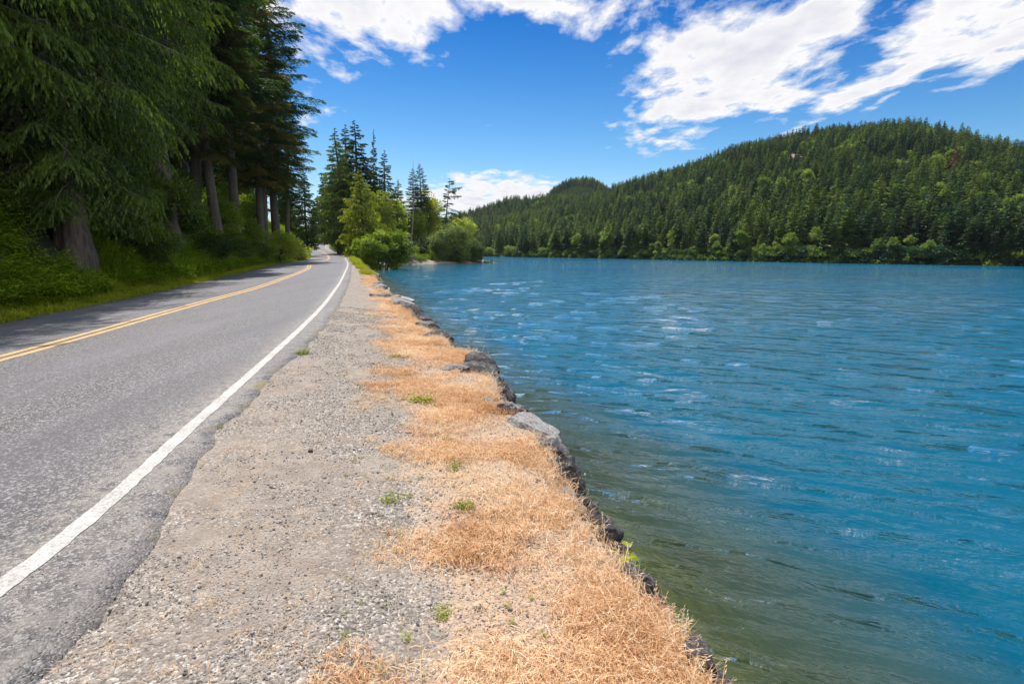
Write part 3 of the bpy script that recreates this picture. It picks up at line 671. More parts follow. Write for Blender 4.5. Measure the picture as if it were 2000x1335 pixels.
for i, (px, Y, s) in enumerate([(668, 150, 1.6), (690, 128, 1.7), (645, 215, 1.8), (640, 240, 2.0), (588, 205, 1.6), (580, 150, 1.5), (600, 258, 2.2), (622, 262, 2.2), (820, 142, 1.4), (790, 132, 1.3), (860, 150, 1.5)]):
    x, _, _ = at(px, 480, Y)
    if float(XL0(Y)) - 2.5 < x < float(XA(Y)) + 2: x = float(XL0(Y)) - 3.5 if px < 615 else float(XA(Y)) + 3
    place('bush', lb_shr2 if i % 2 else lb_shr, x, Y, s, label='green undergrowth bush at the foot of the trees round the bend', cat='bush', group='bushes round the bend', parts=SP)

# bare things on the point
def bare_tree(name, seed, h, n, spread, r0, low=.15):
    r = np.random.default_rng(seed); ws = []
    hs = np.linspace(0, h, 8); ws.append(tube(np.column_stack([.06 * h * np.sin(hs / h * 2), 0 * hs, hs - .3]), r0 * (1 - hs / h * .9), 7))
    for i in range(n):
        z = h * (low + (1 - low) * r.random()); az = r.random() * 6.28; L = spread * (.4 + .6 * r.random()) * (1.15 - z / h)
        p = [np.array([.06 * h * math.sin(z / h * 2), 0, z - .3])]; d = np.array([math.cos(az), math.sin(az), .35 * r.normal() - .05])
        for k in range(5):
            p.append(p[-1] + d * L / 5); d = d + r.normal(size=3) * .22; d[2] -= .05
            if k > 0:
                e = d + r.normal(size=3) * .7; ws.append(tube(np.array([p[-1], p[-1] + e * L * .16, p[-1] + e * L * .3 + [0, 0, -.05 * L]]), [r0 * .16, r0 * .1, r0 * .04], 4))
        ws.append(tube(np.array(p), np.linspace(r0 * .4, r0 * .08, 6), 5))
    v, f = join(ws); return mesh_np(name, v, f, [M['deadwood']], None, True)
x, _, _ = at(795, 490, 128)
add('dead_tree', bare_tree('dead_tree', 5, 6.5, 34, 5.5, .17, .05), loc=(x, 128, float(H(x, 128))), rotz=1., label='bare grey tree with tangled leafless branches spreading over the little beach', cat='dead tree')
x, _, zt = at(796, 308, 146); z0 = float(H(x, 146))
add('bare_pole', bare_tree('bare_pole', 6, zt - z0, 12, .8, .2, .6), loc=(x, 146, z0), label='tall bare dead trunk sticking up like a pole left of the dark firs', cat='dead tree')
for i, (px, pt, lb) in enumerate([(893, 398, 'taller of two thin bare leaning poles above the willows'), (889, 402, 'shorter of two thin bare leaning poles above the willows')]):
    x, _, zt = at(px, pt, 158); z0 = float(H(x, 158))
    o_ = add('leaning_snag', bare_tree('leaning_snag', 7 + i, zt - z0, 3, .5, .10, .6), loc=(x, 158, z0), label=lb, cat='dead tree', group='leaning snags'); o_.rotation_euler = (0, .3, 0)

# ------------------------------------------------------------------ shrubs on the left bank
LB = [(310, 400, 33, 1.5, 0, 'dark bramble thicket dotted with pale flowers below the drooping cedar'), (340, 455, 34, 1.0, 0, 'bramble thicket in front of the leaning trunk, nearer the road'),
      (430, 430, 50, 1.1, 1, 'light green shrub between the leaning trunk and the lone upright trunk'), (485, 440, 60, 1.0, 1, 'light green shrub just right of the lone upright trunk'),
      (280, 470, 25, 1.0, 0, 'low shrub on the bank right of the huge cedar'), (400, 470, 36, .9, 0, 'low shrub on the slope beneath the leaning trunk'),
      (450, 470, 44, 1.0, 0, 'rounded shrub beneath the lone upright trunk'), (500, 475, 55, .9, 0, 'low shrub at the foot of the twin trunks'),
      (545, 470, 62, 1.2, 1, 'bushy green shrub at the right end of the bank near the bend'), (572, 478, 76, 1.0, 1, 'small shrub nearest the inside of the bend'),
      (240, 440, 27, 1.2, 0, 'dark shrub in deep shade behind the huge cedar trunk'), (60, 490, 18.5, .8, 0, 'shaded shrub left of the huge cedar trunk'),
      (345, 400, 46, 1.15, 1, 'tall leafy bush under the trees left of the leaning trunk'), (425, 400, 60, 1.2, 1, 'tall leafy bush behind the leaning trunk'), (485, 410, 72, 1.3, 1, 'tall leafy bush behind the twin trunks')]
for px, py, Y, s, k, lab in LB:
    bush_at('shrub', lb_shr2 if k else lb_shr, px, py, Y, s, lab, cat='shrub')

# ------------------------------------------------------------------ instanced ground cover (nobody could count it)
def scatter(name, pts, rots, scs, protos, idx):
    """one object: points carrying rot/scale/pick, clump meshes set on them"""
    me = D.meshes.new(name); pts = np.asarray(pts, np.float32); me.vertices.add(len(pts)); me.vertices.foreach_set('co', pts.ravel())
    for an, tp_, key, v in (('rot', 'FLOAT_VECTOR', 'vector', rots), ('scl', 'FLOAT', 'value', scs), ('pick', 'INT', 'value', idx)):
        a = me.attributes.new(an, tp_, 'POINT'); a.data.foreach_set(key, np.asarray(v, np.int32 if tp_ == 'INT' else np.float32).ravel())
    ob = add(name, me, kind='stuff')
    ng = D.node_groups.new(name, 'GeometryNodeTree')
    ng.interface.new_socket('Geometry', in_out='INPUT', socket_type='NodeSocketGeometry'); ng.interface.new_socket('Geometry', in_out='OUTPUT', socket_type='NodeSocketGeometry')
    N = ng.nodes; L = ng.links; gi = N.new('NodeGroupInput'); go = N.new('NodeGroupOutput'); jn = N.new('GeometryNodeJoinGeometry')
    at_r = N.new('GeometryNodeInputNamedAttribute'); at_r.data_type = 'FLOAT_VECTOR'; at_r.inputs[0].default_value = 'rot'
    at_s = N.new('GeometryNodeInputNamedAttribute'); at_s.data_type = 'FLOAT'; at_s.inputs[0].default_value = 'scl'
    at_p = N.new('GeometryNodeInputNamedAttribute'); at_p.data_type = 'INT'; at_p.inputs[0].default_value = 'pick'
    e2r = N.new('FunctionNodeEulerToRotation'); L.new(at_r.outputs[0], e2r.inputs[0])
    for i, pm in enumerate(protos):
        po = D.objects.new(name + '_piece', pm)
        oi = N.new('GeometryNodeObjectInfo'); oi.inputs[0].default_value = po; oi.inputs['As Instance'].default_value = True
        cp = N.new('FunctionNodeCompare'); cp.data_type = 'INT'; cp.operation = 'EQUAL'
        L.new(at_p.outputs[0], cp.inputs[2]); cp.inputs[3].default_value = i
        ip = N.new('GeometryNodeInstanceOnPoints'); L.new(gi.outputs[0], ip.inputs['Points']); L.new(cp.outputs[0], ip.inputs['Selection'])
        L.new(oi.outputs['Geometry'], ip.inputs['Instance']); L.new(e2r.outputs[0], ip.inputs['Rotation']); L.new(at_s.outputs[0], ip.inputs['Scale'])
        L.new(ip.outputs[0], jn.inputs[0])
    L.new(jn.outputs[0], go.inputs[0]); md = ob.modifiers.new('scatter', 'NODES'); md.node_group = ng
    return ob
def rots_n(n_, tilt=.15): return np.column_stack([rng.normal(size=n_) * tilt, rng.normal(size=n_) * tilt, rng.random(n_) * 6.28])

def tuft(name, seed, n_, rad, h, w, bend, mat, stiff=.0, heads=0):
    """grass tuft: each blade a two-segment bent strip"""
    r = np.random.default_rng(seed)
    a = r.random(n_) * 6.28; p = np.column_stack([np.cos(a), np.sin(a), 0*a]) * (rad * r.random(n_) ** .5)[:, None]
    az = r.random(n_) * 6.28; d = np.column_stack([np.cos(az), np.sin(az), 0*az]); s = np.column_stack([-np.sin(az), np.cos(az), 0*az])
    hh = h * (.4 + .8 * r.random(n_))[:, None]; bb = (bend * (.3 + r.random(n_)))[:, None] * hh; ww = (w * (.6 + .8 * r.random(n_)))[:, None] * .5
    m1 = p + d * bb * .35 + np.array([0, 0, 1]) * hh * .6; tp_ = p + d * bb + np.array([0, 0, 1]) * hh * (1 - .25 * np.minimum(bend, 1.4))
    v = np.stack([p - s*ww, p + s*ww, m1 + s*ww*.8, m1 - s*ww*.8, tp_ + s*ww*.15, tp_ - s*ww*.15], 1).reshape(-1, 3)
    b = np.arange(n_)[:, None] * 6; f = np.concatenate([b + [0, 1, 2, 3], b + [3, 2, 4, 5]]); tt = np.repeat(r.random(n_), 6)
    if heads:
        ix = r.integers(n_, size=heads); q = tp_[ix]; dv = d[ix] * .7 + np.array([0, 0, .35]) + r.normal(size=(heads, 3)) * .25
        for k in range(4):
            hv = cards(q - dv * .012 * k, dv + r.normal(size=(heads, 3)) * .35, r.normal(size=(heads, 3)), np.full(heads, .022), np.full(heads, .0035))
            f = np.concatenate([f, card_faces(heads) + len(v)]); v = np.concatenate([v, hv]); tt = np.concatenate([tt, np.full(heads * 4, .9)])
    return mesh_np(name, v, f, [M[mat]], {'tint': tt})
def herb(name, seed, n_, rad, h, ll, mat, fern=False):
    r = np.random.default_rng(seed); Ps, Ds, Ns, Ls = [], [], [], []
    for i in range(n_):
        az = r.random() * 6.28; L = h * (.6 + .6 * r.random()); d = np.array([math.cos(az), math.sin(az), 0]); k = 9 if fern else 6
        for j in range(k):
            q = (j + 1) / k; c = d * rad * q * (.5 + .5 * q) + np.array([0, 0, L * (q * 1.5 - .75 * q * q)])
            for sg in (-1, 1):
                sd_ = np.array([-d[1], d[0], 0]) * sg
                Ps.append(c + r.normal(size=3) * .02); Ds.append(sd_ + d * .5 + np.array([0, 0, -.15 + .2 * r.normal()])); Ns.append(np.array([0, 0, 1.]) + r.normal(size=3) * .3 - d * .3)
                Ls.append(ll * (1.1 - q * .7 if fern else .7 + .5 * r.random()))
        for q0, q1 in ((0, .5), (.5, 1.)):
            c0 = d * rad * q0 * (.5 + .5 * q0) + np.array([0, 0, L * (q0 * 1.5 - .75 * q0 * q0)]); c1 = d * rad * q1 * (.5 + .5 * q1) + np.array([0, 0, L * (q1 * 1.5 - .75 * q1 * q1)])
            Ps.append(c0); Ds.append(c1 - c0); Ns.append(np.array([0, 0, 1.])); Ls.append(-np.linalg.norm(c1 - c0) * 1.05)
    Ps, Ds, Ns, Ls = map(np.array, (Ps, Ds, Ns, Ls))
    lv = cards(Ps, Ds, Ns, np.abs(Ls), np.where(Ls < 0, .03 * rad + .0, np.abs(Ls) * (.3 if fern else .5)))
    return mesh_np(name, lv, card_faces(len(Ps)), [M[mat]], {'tint': np.repeat(r.random(len(Ps)), 4)})

ROCKS = [  # px, py, half sizes in metres (along, across, high), z, spin, kind, label
    (936, 716, .34, .26, .20, -.36, -.7, 'rockdark', 'dark rounded boulder on the outermost corner of the bank'),
    (884, 722, .22, .16, .10, -.18, .2, 'rockpale', 'small white-topped rock half buried in dry grass'),
    (932, 742, .55, .34, .26, -.48, -1.0, 'rockdark', 'long dark craggy rock below the rounded corner boulder'),
    (965, 765, .36, .25, .26, -.60, -1.2, 'rockdark', 'dark rock face stepping down from the corner towards the camera'),
    (986, 779, .13, .14, .15, -.52, .4, 'rockdark', 'little black rock just above the knobbly white one'),
    (994, 809, .14, .16, .16, -.40, 1.4, 'rockpale', 'knobbly white rock at the left end of the pale ledge'),
    (1035, 848, .40, .22, .17, -.42, -1.05, 'rockpale', 'largest pale lichen-covered ledge rock beside the water'),
    (1070, 888, .30, .22, .17, -.44, -1.2, 'rockgrey', 'cracked grey rock adjoining the largest pale ledge'),
    (1100, 925, .22, .17, .20, -.46, -1.3, 'rockgrey', 'grey rock dropping steeply at the end of the pale ledge'),
    (1112, 952, .13, .12, .18, -.55, .8, 'rockdark', 'dark rock tucked under dry grass beyond the ledge'),
    (955, 783, .17, .06, .04, -.22, -.75, 'rockpale', 'thin pale slab lying flat in the dry bank'),
    (1152, 1015, .12, .10, .10, -.42, .5, 'rockdark', 'dark rock upper left of the pair by the green shoot'),
    (1184, 1045, .11, .10, .11, -.50, .9, 'rockdark', 'rounded dark rock directly beside the green shoot'),
    (1186, 1078, .09, .09, .10, -.60, .1, 'rockdark', 'small dark rock beneath the green shoot'),
    (1248, 1135, .15, .05, .08, -.34, -1.0, 'rockgrey', 'narrow smooth grey rock edging the bank past the green shoot'),
    (1362, 1290, .13, .075, .10, -.34, -1.3, 'rockgrey', 'nearest grey rock poking out of the bank at the bottom'),
    (853, 664, .45, .30, .24, -.40, -.9, 'rockdark', 'dark rock cluster edge nearest the corner boulder'),
    (836, 645, .35, .28, .24, -.42, .3, 'rockgrey', 'grey jagged rock midway along the bank'),
    (826, 632, .30, .28, .24, -.40, 1.3, 'rockdark', 'small dark jagged rock just past the midway grey one'),
    (806, 612, .40, .30, .26, -.42, -.7, 'rockdark', 'dark rock where the far rock line begins'),
    (777, 588, .62, .35, .28, -.60, -.2, 'rockpale', 'pale flat block jutting out from the far rock line'),
    (748, 585, .55, .40, .26, -.35, .4, 'rockgrey', 'grey rock left of the pale jutting block'),
    (720, 538, .9, .45, .35, -.5, -.3, 'rockpale', 'pale long rock at the far end of the rock line')]
ROCKS = [(px, py, a * 1.12, b * 1.12, c_ * 1.1, z + (.16 if z < -.25 else .06), rz, k, lab) for px, py, a, b, c_, z, rz, k, lab in ROCKS]
RXY = [(*unp(r_[0], r_[1], r_[5]), r_[2], r_[3]) for r_ in ROCKS]
br = np.random.default_rng(19); BROCK = []
for i in range(150):
    y = 2.2 * (18 / 2.2) ** ((i + br.random()) / 150); w = br.random() ** 1.1 * .85 - .07; x = float(XB0(y)) + w
    if vnoise(np.array(y), np.array(3.), 1.3, 2) < .36 and w < .1: continue
    BROCK.append((x, y, float(ZB(y)) - .07 - max(w, 0) * 1.15, .045 + .065 * br.random() + .006 * y, -1.2 + br.normal() * .5, ['rockdark', 'rockgrey', 'rockgrey', 'rockpale'][br.integers(4)]))
RXY += [(b_[0], b_[1], b_[3] * 1.2, b_[3]) for b_ in BROCK if b_[0] - float(XB0(b_[1])) < .2]
def clear_rocks(x, y):
    k = np.ones(len(x), bool)
    for rx, ry_, a_, b_ in RXY: k &= np.hypot(x - rx, y - ry_) > .62 * max(a_, b_)
    return k

# dry grass along the bank
def bank_points(n_, y0, y1, f0, f1, power=1.):
    y = y0 * (y1 / y0) ** rng.random(n_) if y0 > 0 else y0 + (y1 - y0) * rng.random(n_)
    f = f0 + (f1 - f0) * rng.random(n_) ** power; xa = XA(y); xb = XB(y)
    return xa + (xb - xa) * f, y, f
dtufts = [tuft('dry_tuft', 31, 40, .13, .034, .0028, 2.0, 'dry'), tuft('dry_tuft', 32, 34, .12, .048, .0028, 1.7, 'dry'), tuft('dry_tuft', 33, 24, .09, .10, .0024, 1.1, 'dry', heads=5), tuft('dry_tuft', 34, 30, .11, .022, .0034, 2.4, 'dry')]
X_, Y_, P_, S_, I_ = [], [], [], [], []
for (cnt, y0, y1) in ((11000, 1.2, 4.5), (13000, 4.5, 14), (7500, 14, 45), (2500, 45, 100)):
    x, y, f = bank_points(cnt, y0, y1, .38, 1.03, .62)
    nz = vnoise(x, y, .6, 4); keep = (f + (nz - .5) * 1.6 + (vnoise(x, y, .12, 2) - .5) * .8 + rng.normal(size=len(x)) * .13) > .60; keep &= clear_rocks(x, y)
    keep &= (rng.random(len(x)) < .12 + 1.1 * sstep(.42, .72, nz))
    keep &= ~((y > 40) & (rng.random(len(y)) < .45))
    x, y, f = x[keep], y[keep], f[keep]
    s = (.7 + .7 * rng.random(len(x))) * (1 + .5 * sstep(5, 30, y))
    nz = nz[keep]; pk = np.where(f > .84 + .1 * nz, rng.choice([1, 2, 1, 0], len(x)), rng.choice([0, 0, 3, 1, 3], len(x)))
    X_.append(x); Y_.append(y); S_.append(s); I_.append(pk)
# a few strays out on the gravel, and wisps over the brink
x, y, f = bank_points(500, 1.2, 30, .03, .5); X_.append(x); Y_.append(y); S_.append(.5 + .3 * rng.random(500)); I_.append(np.full(500, 3))
y = 1.6 * (60 / 1.6) ** rng.random(700); x = XB(y) + rng.random(700) * .10 - .08; kk = clear_rocks(x, y); x, y = x[kk], y[kk]; X_.append(x); Y_.append(y); S_.append(.8 + .5 * rng.random(len(x))); I_.append(np.full(len(x), 2))
x, y, s, pk = map(np.concatenate, (X_, Y_, S_, I_))
scatter('dry_grass', np.column_stack([x, y, H(x, y) - .004]), rots_n(len(x), .22), s, dtufts, pk)

# gravel
def stone_mesh(name, seed, sub=1, rough=.25, mat='pebble'):
    import bmesh
    bm = bmesh.new(); bmesh.ops.create_icosphere(bm, subdivisions=sub, radius=1.)
    r = random.Random(seed); ax = (1, .6 + .35 * r.random(), .45 + .3 * r.random())
    for v in bm.verts:
        q = 1 + rough * mnoise.noise(v.co * 1.3 + Vector((seed, 0, 0))); v.co = Vector((v.co.x * ax[0], v.co.y * ax[1], v.co.z * ax[2])) * q
    me = D.meshes.new(name); bm.to_mesh(me); bm.free(); me.materials.append(M[mat])
    a = me.attributes.new('tint', 'FLOAT', 'POINT'); a.data.foreach_set('value', np.full(len(me.vertices), r.random(), np.float32)); return me
peb = [stone_mesh('pebble', 60 + i) for i in range(7)]
y = 1.1 * (16 / 1.1) ** (rng.random(60000) ** .8); f = rng.random(60000) * 1.05 - .02
x = XA(y) + (XB(y) - XA(y)) * f
keep = (vnoise(x, y, .5, 4) + .25 * f + rng.normal(size=len(x)) * .05) > .47; x, y = x[keep], y[keep]
s = .0028 + .0036 * rng.random(len(x)) ** 2 + .009 * rng.random(len(x)) ** 18; s = s * (1 + .6 * sstep(3, 12, y))
scatter('gravel', np.column_stack([x, y, H(x, y) + s * .25]), rots_n(len(x), .3), s, peb, rng.integers(7, size=len(x)))
# loose grit on the asphalt margin
y = 1.1 * (12 / 1.1) ** rng.random(2600); x = XA(y) - .65 * rng.random(2600) ** 2.2
s = .003 + .004 * rng.random(len(x)) ** 3
scatter('grit', np.column_stack([x, y, zroad(x, y) + s * .2]), rots_n(len(x), .3), s, peb, rng.integers(7, size=len(x)))

# green verge and undergrowth
gt = [tuft('grass_tuft', 41, 42, .16, .22, .016, .7, 'grass'), tuft('grass_tuft', 42, 36, .18, .34, .018, .6, 'grass'), tuft('grass_tuft', 43, 46, .15, .13, .014, 1., 'grass')]
y = 3 + 135 * rng.random(11000) ** 1.5; u = -.05 + 1.55 * rng.random(11000) ** .9
x = XL0(y) - u - .05; pk = np.where(u > .8, 1, rng.choice([0, 2], len(u)))
y2 = 60 + 55 * rng.random(2600); f2 = .25 + .8 * rng.random(2600); x2 = XA(y2) + (XB(y2) - XA(y2)) * f2; k2 = (vnoise(x2, y2, 3., 3) > .5 - .25 * sstep(75, 90, y2)); x2, y2 = x2[k2], y2[k2]
y3 = 38 + 26 * rng.random(900); f3 = .45 + .6 * rng.random(900); x3 = XA(y3) + (XB(y3) - XA(y3)) * f3; k3 = vnoise(x3, y3, 1.6, 3) > .55; x3, y3 = x3[k3], y3[k3]
xx = np.concatenate([x, x2, x3]); yy = np.concatenate([y, y2, y3]); pp = np.concatenate([pk, rng.choice([0, 1, 2], len(x2) + len(x3))])
scatter('green_grass', np.column_stack([xx, yy, H(xx, yy) - .02]), rots_n(len(xx), .1), (.75 + .6 * rng.random(len(xx))) * (1 + .4 * sstep(30, 80, yy)), gt, pp)

hb = [herb('fern', 51, 13, .65, .62, .17, 'herb', True), herb('herb', 52, 20, .42, .55, .11, 'herb'), herb('herb', 53, 26, .5, .8, .10, 'herb'), tuft('long_grass', 54, 50, .3, .75, .016, .5, 'herb')]
y = 4 + 130 * rng.random(15000) ** 1.45; u = .9 + 11.5 * rng.random(15000) ** 1.25; x = XL0(y) - u
keep = rng.random(len(u)) < np.where(u > 8, .35, 1); x, y, u = x[keep], y[keep], u[keep]
pk = np.where(u < 2.6, rng.choice([3, 3, 1, 2], len(u)), rng.choice([0, 0, 1, 2], len(u)))
pk = np.where(vnoise(x, y, 2.5, 2) > .56, 0, pk)
y2 = 96 + 170 * rng.random(3500); x2 = XA(y2) + 1.5 + rng.random(3500) * 34; k2 = (x2 < XB(y2) - 1.); x2, y2 = x2[k2], y2[k2]
xx = np.concatenate([x, x2]); yy = np.concatenate([y, y2]); pp = np.concatenate([pk, rng.integers(3, size=len(x2))])
cx0, cy0, _ = at(130, 530, 20); kk = ~((np.hypot(xx - cx0 * .95, yy - cy0 * .95) < 1.5) | (np.hypot(xx - cx0, yy - cy0) < 1.)); xx, yy, pp = xx[kk], yy[kk], pp[kk]
scatter('undergrowth', np.column_stack([xx, yy, H(xx, yy) - .05]), rots_n(len(xx), .15), (.7 + .8 * rng.random(len(xx))) * (1 + .5 * sstep(30, 120, yy)), hb, pp)

# tiny green sprouts on the gravel
sp_ = [herb('sprout', 71, 6, .012, .014, .012, 'weed'), herb('sprout', 72, 9, .018, .018, .014, 'weed')]
x, y, f = bank_points(120, 1.9, 16, .40, .8); scatter('sprouts', np.column_stack([x, y, H(x, y)]), rots_n(120, .1), .35 + .35 * rng.random(120), sp_, rng.integers(2, size=120))

# green weeds one can point at
wd = [herb('weed', 73, 18, .085, .022, .034, 'weed'), herb('weed', 74, 9, .085, .018, .026, 'weed'), tuft('weed', 75, 40, .06, .06, .006, 1.6, 'weed')]
for px, py, k, s, lab in [(824, 780, 0, 1.5, 'leafy green rosette, largest weed on the dry verge beside the pale rock'), (812, 761, 1, .9, 'small weed just beyond the largest rosette'),
        (792, 775, 1, .8, 'dark little weed left of the largest rosette'), (588, 700, 2, 1.9, 'yellow-green grass tuft at the asphalt edge'), (600, 679, 1, 1.2, 'sprig of weed on the gravel beyond the yellow-green tuft'),
        (888, 903, 1, 1.0, 'spreading green weed amid the dry grass facing the big pale rock'), (762, 980, 1, .95, 'green weed where gravel meets dry grass'), (908, 985, 0, .7, 'upright pale green weed amid dry grass'),
        (865, 1192, 1, .62, 'nearest small green weed in the dry grass'), (872, 850, 1, .7, 'tiny yellow-green weed between the rosette and the spreading weed'), (775, 700, 2, 1.2, 'yellow tuft in the gravel short of the rocks'),
        (430, 850, 2, .5, 'mossy sprig along the broken asphalt edge')]:
    x, y = unp(px, py, -.08); add('weed', wd[k], loc=(x, y, float(H(x, y))), rotz=random.random() * 6, sc=s, label=lab, cat='weed')
# willow shoot at the brink
x, y = unp(1195, 1095, -.4)
add('willow_shoot', herb('willow_shoot', 77, 5, .12, .42, .09, 'weed'), loc=(x + .03, y, -.62), label='green leafy shoot growing up past the dark rocks at the water', cat='shoot')
# pine cone on the gravel
import bmesh
bm = bmesh.new(); bmesh.ops.create_icosphere(bm, subdivisions=3, radius=.013)
for v in bm.verts: v.co *= 1 + .35 * abs(mnoise.noise(v.co * 190)); v.co.x *= 1.5
me = D.meshes.new('pine_cone'); bm.to_mesh(me); bm.free(); me.materials.append(M['rust'])
x, y = unp(606, 872, 0); add('pine_cone', me, loc=(x, y, float(H(x, y)) + .01), label='small brown cone lying on the bare gravel', cat='cone')

# ------------------------------------------------------------------ rocks of the bank
def boulder(name, seed, mat, cuts=13, sub=4):
    bm = bmesh.new(); bmesh.ops.create_icosphere(bm, subdivisions=sub, radius=1.)
    r = random.Random(seed); off = Vector((seed * 3.7, 0, 0)); pl = []
    for _ in range(cuts):
        d = Vector((r.gauss(0, 1), r.gauss(0, 1), r.gauss(0, 1))).normalized(); pl.append((d, .55 + .35 * r.random()))
    for v in bm.verts:
        c = v.co.copy()
        for d, h in pl:
            q = c.dot(d)
            if q > h: c -= d * (q - h)
        c *= 1 + .10 * mnoise.noise(c * 2.1 + off) + .05 * mnoise.noise(c * 6 + off) + .025 * mnoise.noise(c * 15 + off)
        v.co = c
    me = D.meshes.new(name); bm.to_mesh(me); bm.free(); me.materials.append(M[mat]); return me
bd = {m: [boulder('boulder', 100 + i * 3 + k, m) for k in range(3)] for i, m in enumerate(('rockdark', 'rockgrey', 'rockpale'))}
for px, py, a, b, c_, z, rz, k, lab in ROCKS:
    x, y = unp(px, py, z); i = random.randrange(3)
    o_ = add('boulder', bd[k][i], loc=(x, y, z), rotz=rz, sc=(a, b, c_), label=lab, cat='rock', group='rocks along the bank')
    o_.rotation_euler[0] = random.uniform(-.25, .25); o_.rotation_euler[1] = random.uniform(-.2, .2)
for i in range(120):
    y = 17 * (88 / 17) ** ((i + rng.random()) / 120); w = rng.random() * 1.15 - .3; x = float(XB(y)) + w
    s = (.15 + .24 * rng.random()) * (1 + .3 * float(sstep(30, 70, y)))
    k = ['rockdark', 'rockgrey', 'rockgrey', 'rockpale'][rng.integers(4)]
    z = float(ZB(y)) - max(w, 0) * 1.25 + .05
    o_ = add('riprap_rock', bd[k][rng.integers(3)], loc=(x, y, z), rotz=rng.random() * 6.28, sc=(s * 1.25, s * .85, s * .62), label={'rockdark': 'dark', 'rockgrey': 'grey', 'rockpale': 'pale'}[k] + (' broken rock in the tumbled line before the bright water-edge bush' if y > 38 else ' broken rock at the waterside brink past the corner boulder'), cat='rock', group={'rockdark': 'dark', 'rockgrey': 'grey', 'rockpale': 'pale'}[k] + (' tumbled rocks near the bush' if y > 38 else ' tumbled rocks past the corner'))
for x, y, z, s, rz, k in BROCK:
    o_ = add('bank_rock', bd[k][rng.integers(3)], loc=(x, y, z), rotz=rz, sc=(s * 1.35, s * .85, s * .8), label={'rockdark': 'dark', 'rockgrey': 'grey', 'rockpale': 'pale'}[k] + ' smaller rock wedged in the near bank face between the larger rocks', cat='rock', group={'rockdark': 'dark', 'rockgrey': 'grey', 'rockpale': 'pale'}[k] + ' smaller rocks in the near bank face')
    o_.rotation_euler[0] = rng.uniform(-.3, .3); o_.rotation_euler[1] = rng.uniform(-.3, .3)

# reeds at the tip of the point
rd = tuft('reeds', 91, 260, 1.5, 1.1, .05, .3, 'reed')
x, _, _ = at(945, 512, 146)
for i, (dx, lab) in enumerate([(.6, 'reed patch standing in the water at the tip of the point')]):
    add('reeds', rd, loc=(x + dx, 146, WATER - .15), sc=(1.2, 1, 1), label=lab, cat='reeds', kind='stuff')
# yellow marker at the crest of the road
def box(nm, sx, sy, sz, mat, z0=0.):
    v = np.array([[a * sx / 2, b * sy / 2, z0 + c_ * sz] for c_ in (0, 1) for b in (-1, 1) for a in (-1, 1)]); f = np.array([[0, 2, 3, 1], [4, 5, 7, 6], [0, 1, 5, 4], [2, 6, 7, 3], [0, 4, 6, 2], [1, 3, 7, 5]])
    return mesh_np(nm, v, f, [mat])
mk, nn = material('sign_yellow'); o = nn.n('ShaderNodeOutputMaterial'); nn.put(o.inputs[0], nn.n('ShaderNodeBsdfPrincipled', {'Base Color': nn.mix(nn.noise(nn.n('ShaderNodeTexCoord').outputs['Object'], 4., 3), (.7, .5, .03), (.6, .5, .05)), 'Roughness': .5}))
x = float(XW(205)) + 1.6; z = float(H(x, 205))
mkr = add('road_marker', None, loc=(x, 205, z), label='tiny yellow marker post at the right of the road crest', cat='marker')
add('post', box('post', .10, .10, 1.1, M['deadwood']), parent=mkr); add('plate', box('plate', .45, .03, .6, mk, 1.1), parent=mkr)

# ------------------------------------------------------------------ the far hill
AZ = np.radians(np.linspace(-42, 62, 150))
def az_of(px, py=500): d = ray(px, py); return math.atan2(d[0], d[1])
def el_of(px, py): d = ray(px, py); return math.atan2(d[2], math.hypot(d[0], d[1]))
shore_pts = [(-400, 300), (400, 420), (800, 400), (945, 322), (1200, 262), (1450, 224), (1700, 206), (2000, 203), (2600, 215)]
# distance of shore along each azimuth taken from its row in the photo
def shore_d(px, py):
    x, y = unp(px, py, WATER); return math.hypot(x, y)
sa = [az_of(p) for p in (-900, 300, 700, 945, 1200, 1450, 1700, 2000, 2700)]
sdist = [420, 420, 400, shore_d(945, 500.5), shore_d(1200, 505), shore_d(1450, 510), shore_d(1700, 515), shore_d(2000, 520), shore_d(2000, 520) * 1.0]
SH = pch(sa, sdist)
TREE = 13.
sky_pts = [(-900, 460, 800), (300, 455, 800), (700, 446, 800), (850, 430, 800), (905, 418, 780), (1000, 392, 740), (1080, 386, 700), (1140, 382, 680), (1200, 368, 660), (1300, 339, 620), (1400, 304, 590), (1500, 273, 570), (1600, 253, 560), (1750, 238, 560), (1850, 253, 540), (1950, 281, 510), (2000, 292, 500), (2300, 350, 480), (2900, 440, 480)]
ra = [az_of(p, q) for p, q, _ in sky_pts]; RD = pch(ra, [d for *_, d in sky_pts]); RE = pch(ra, [el_of(p, q) for p, q, _ in sky_pts])
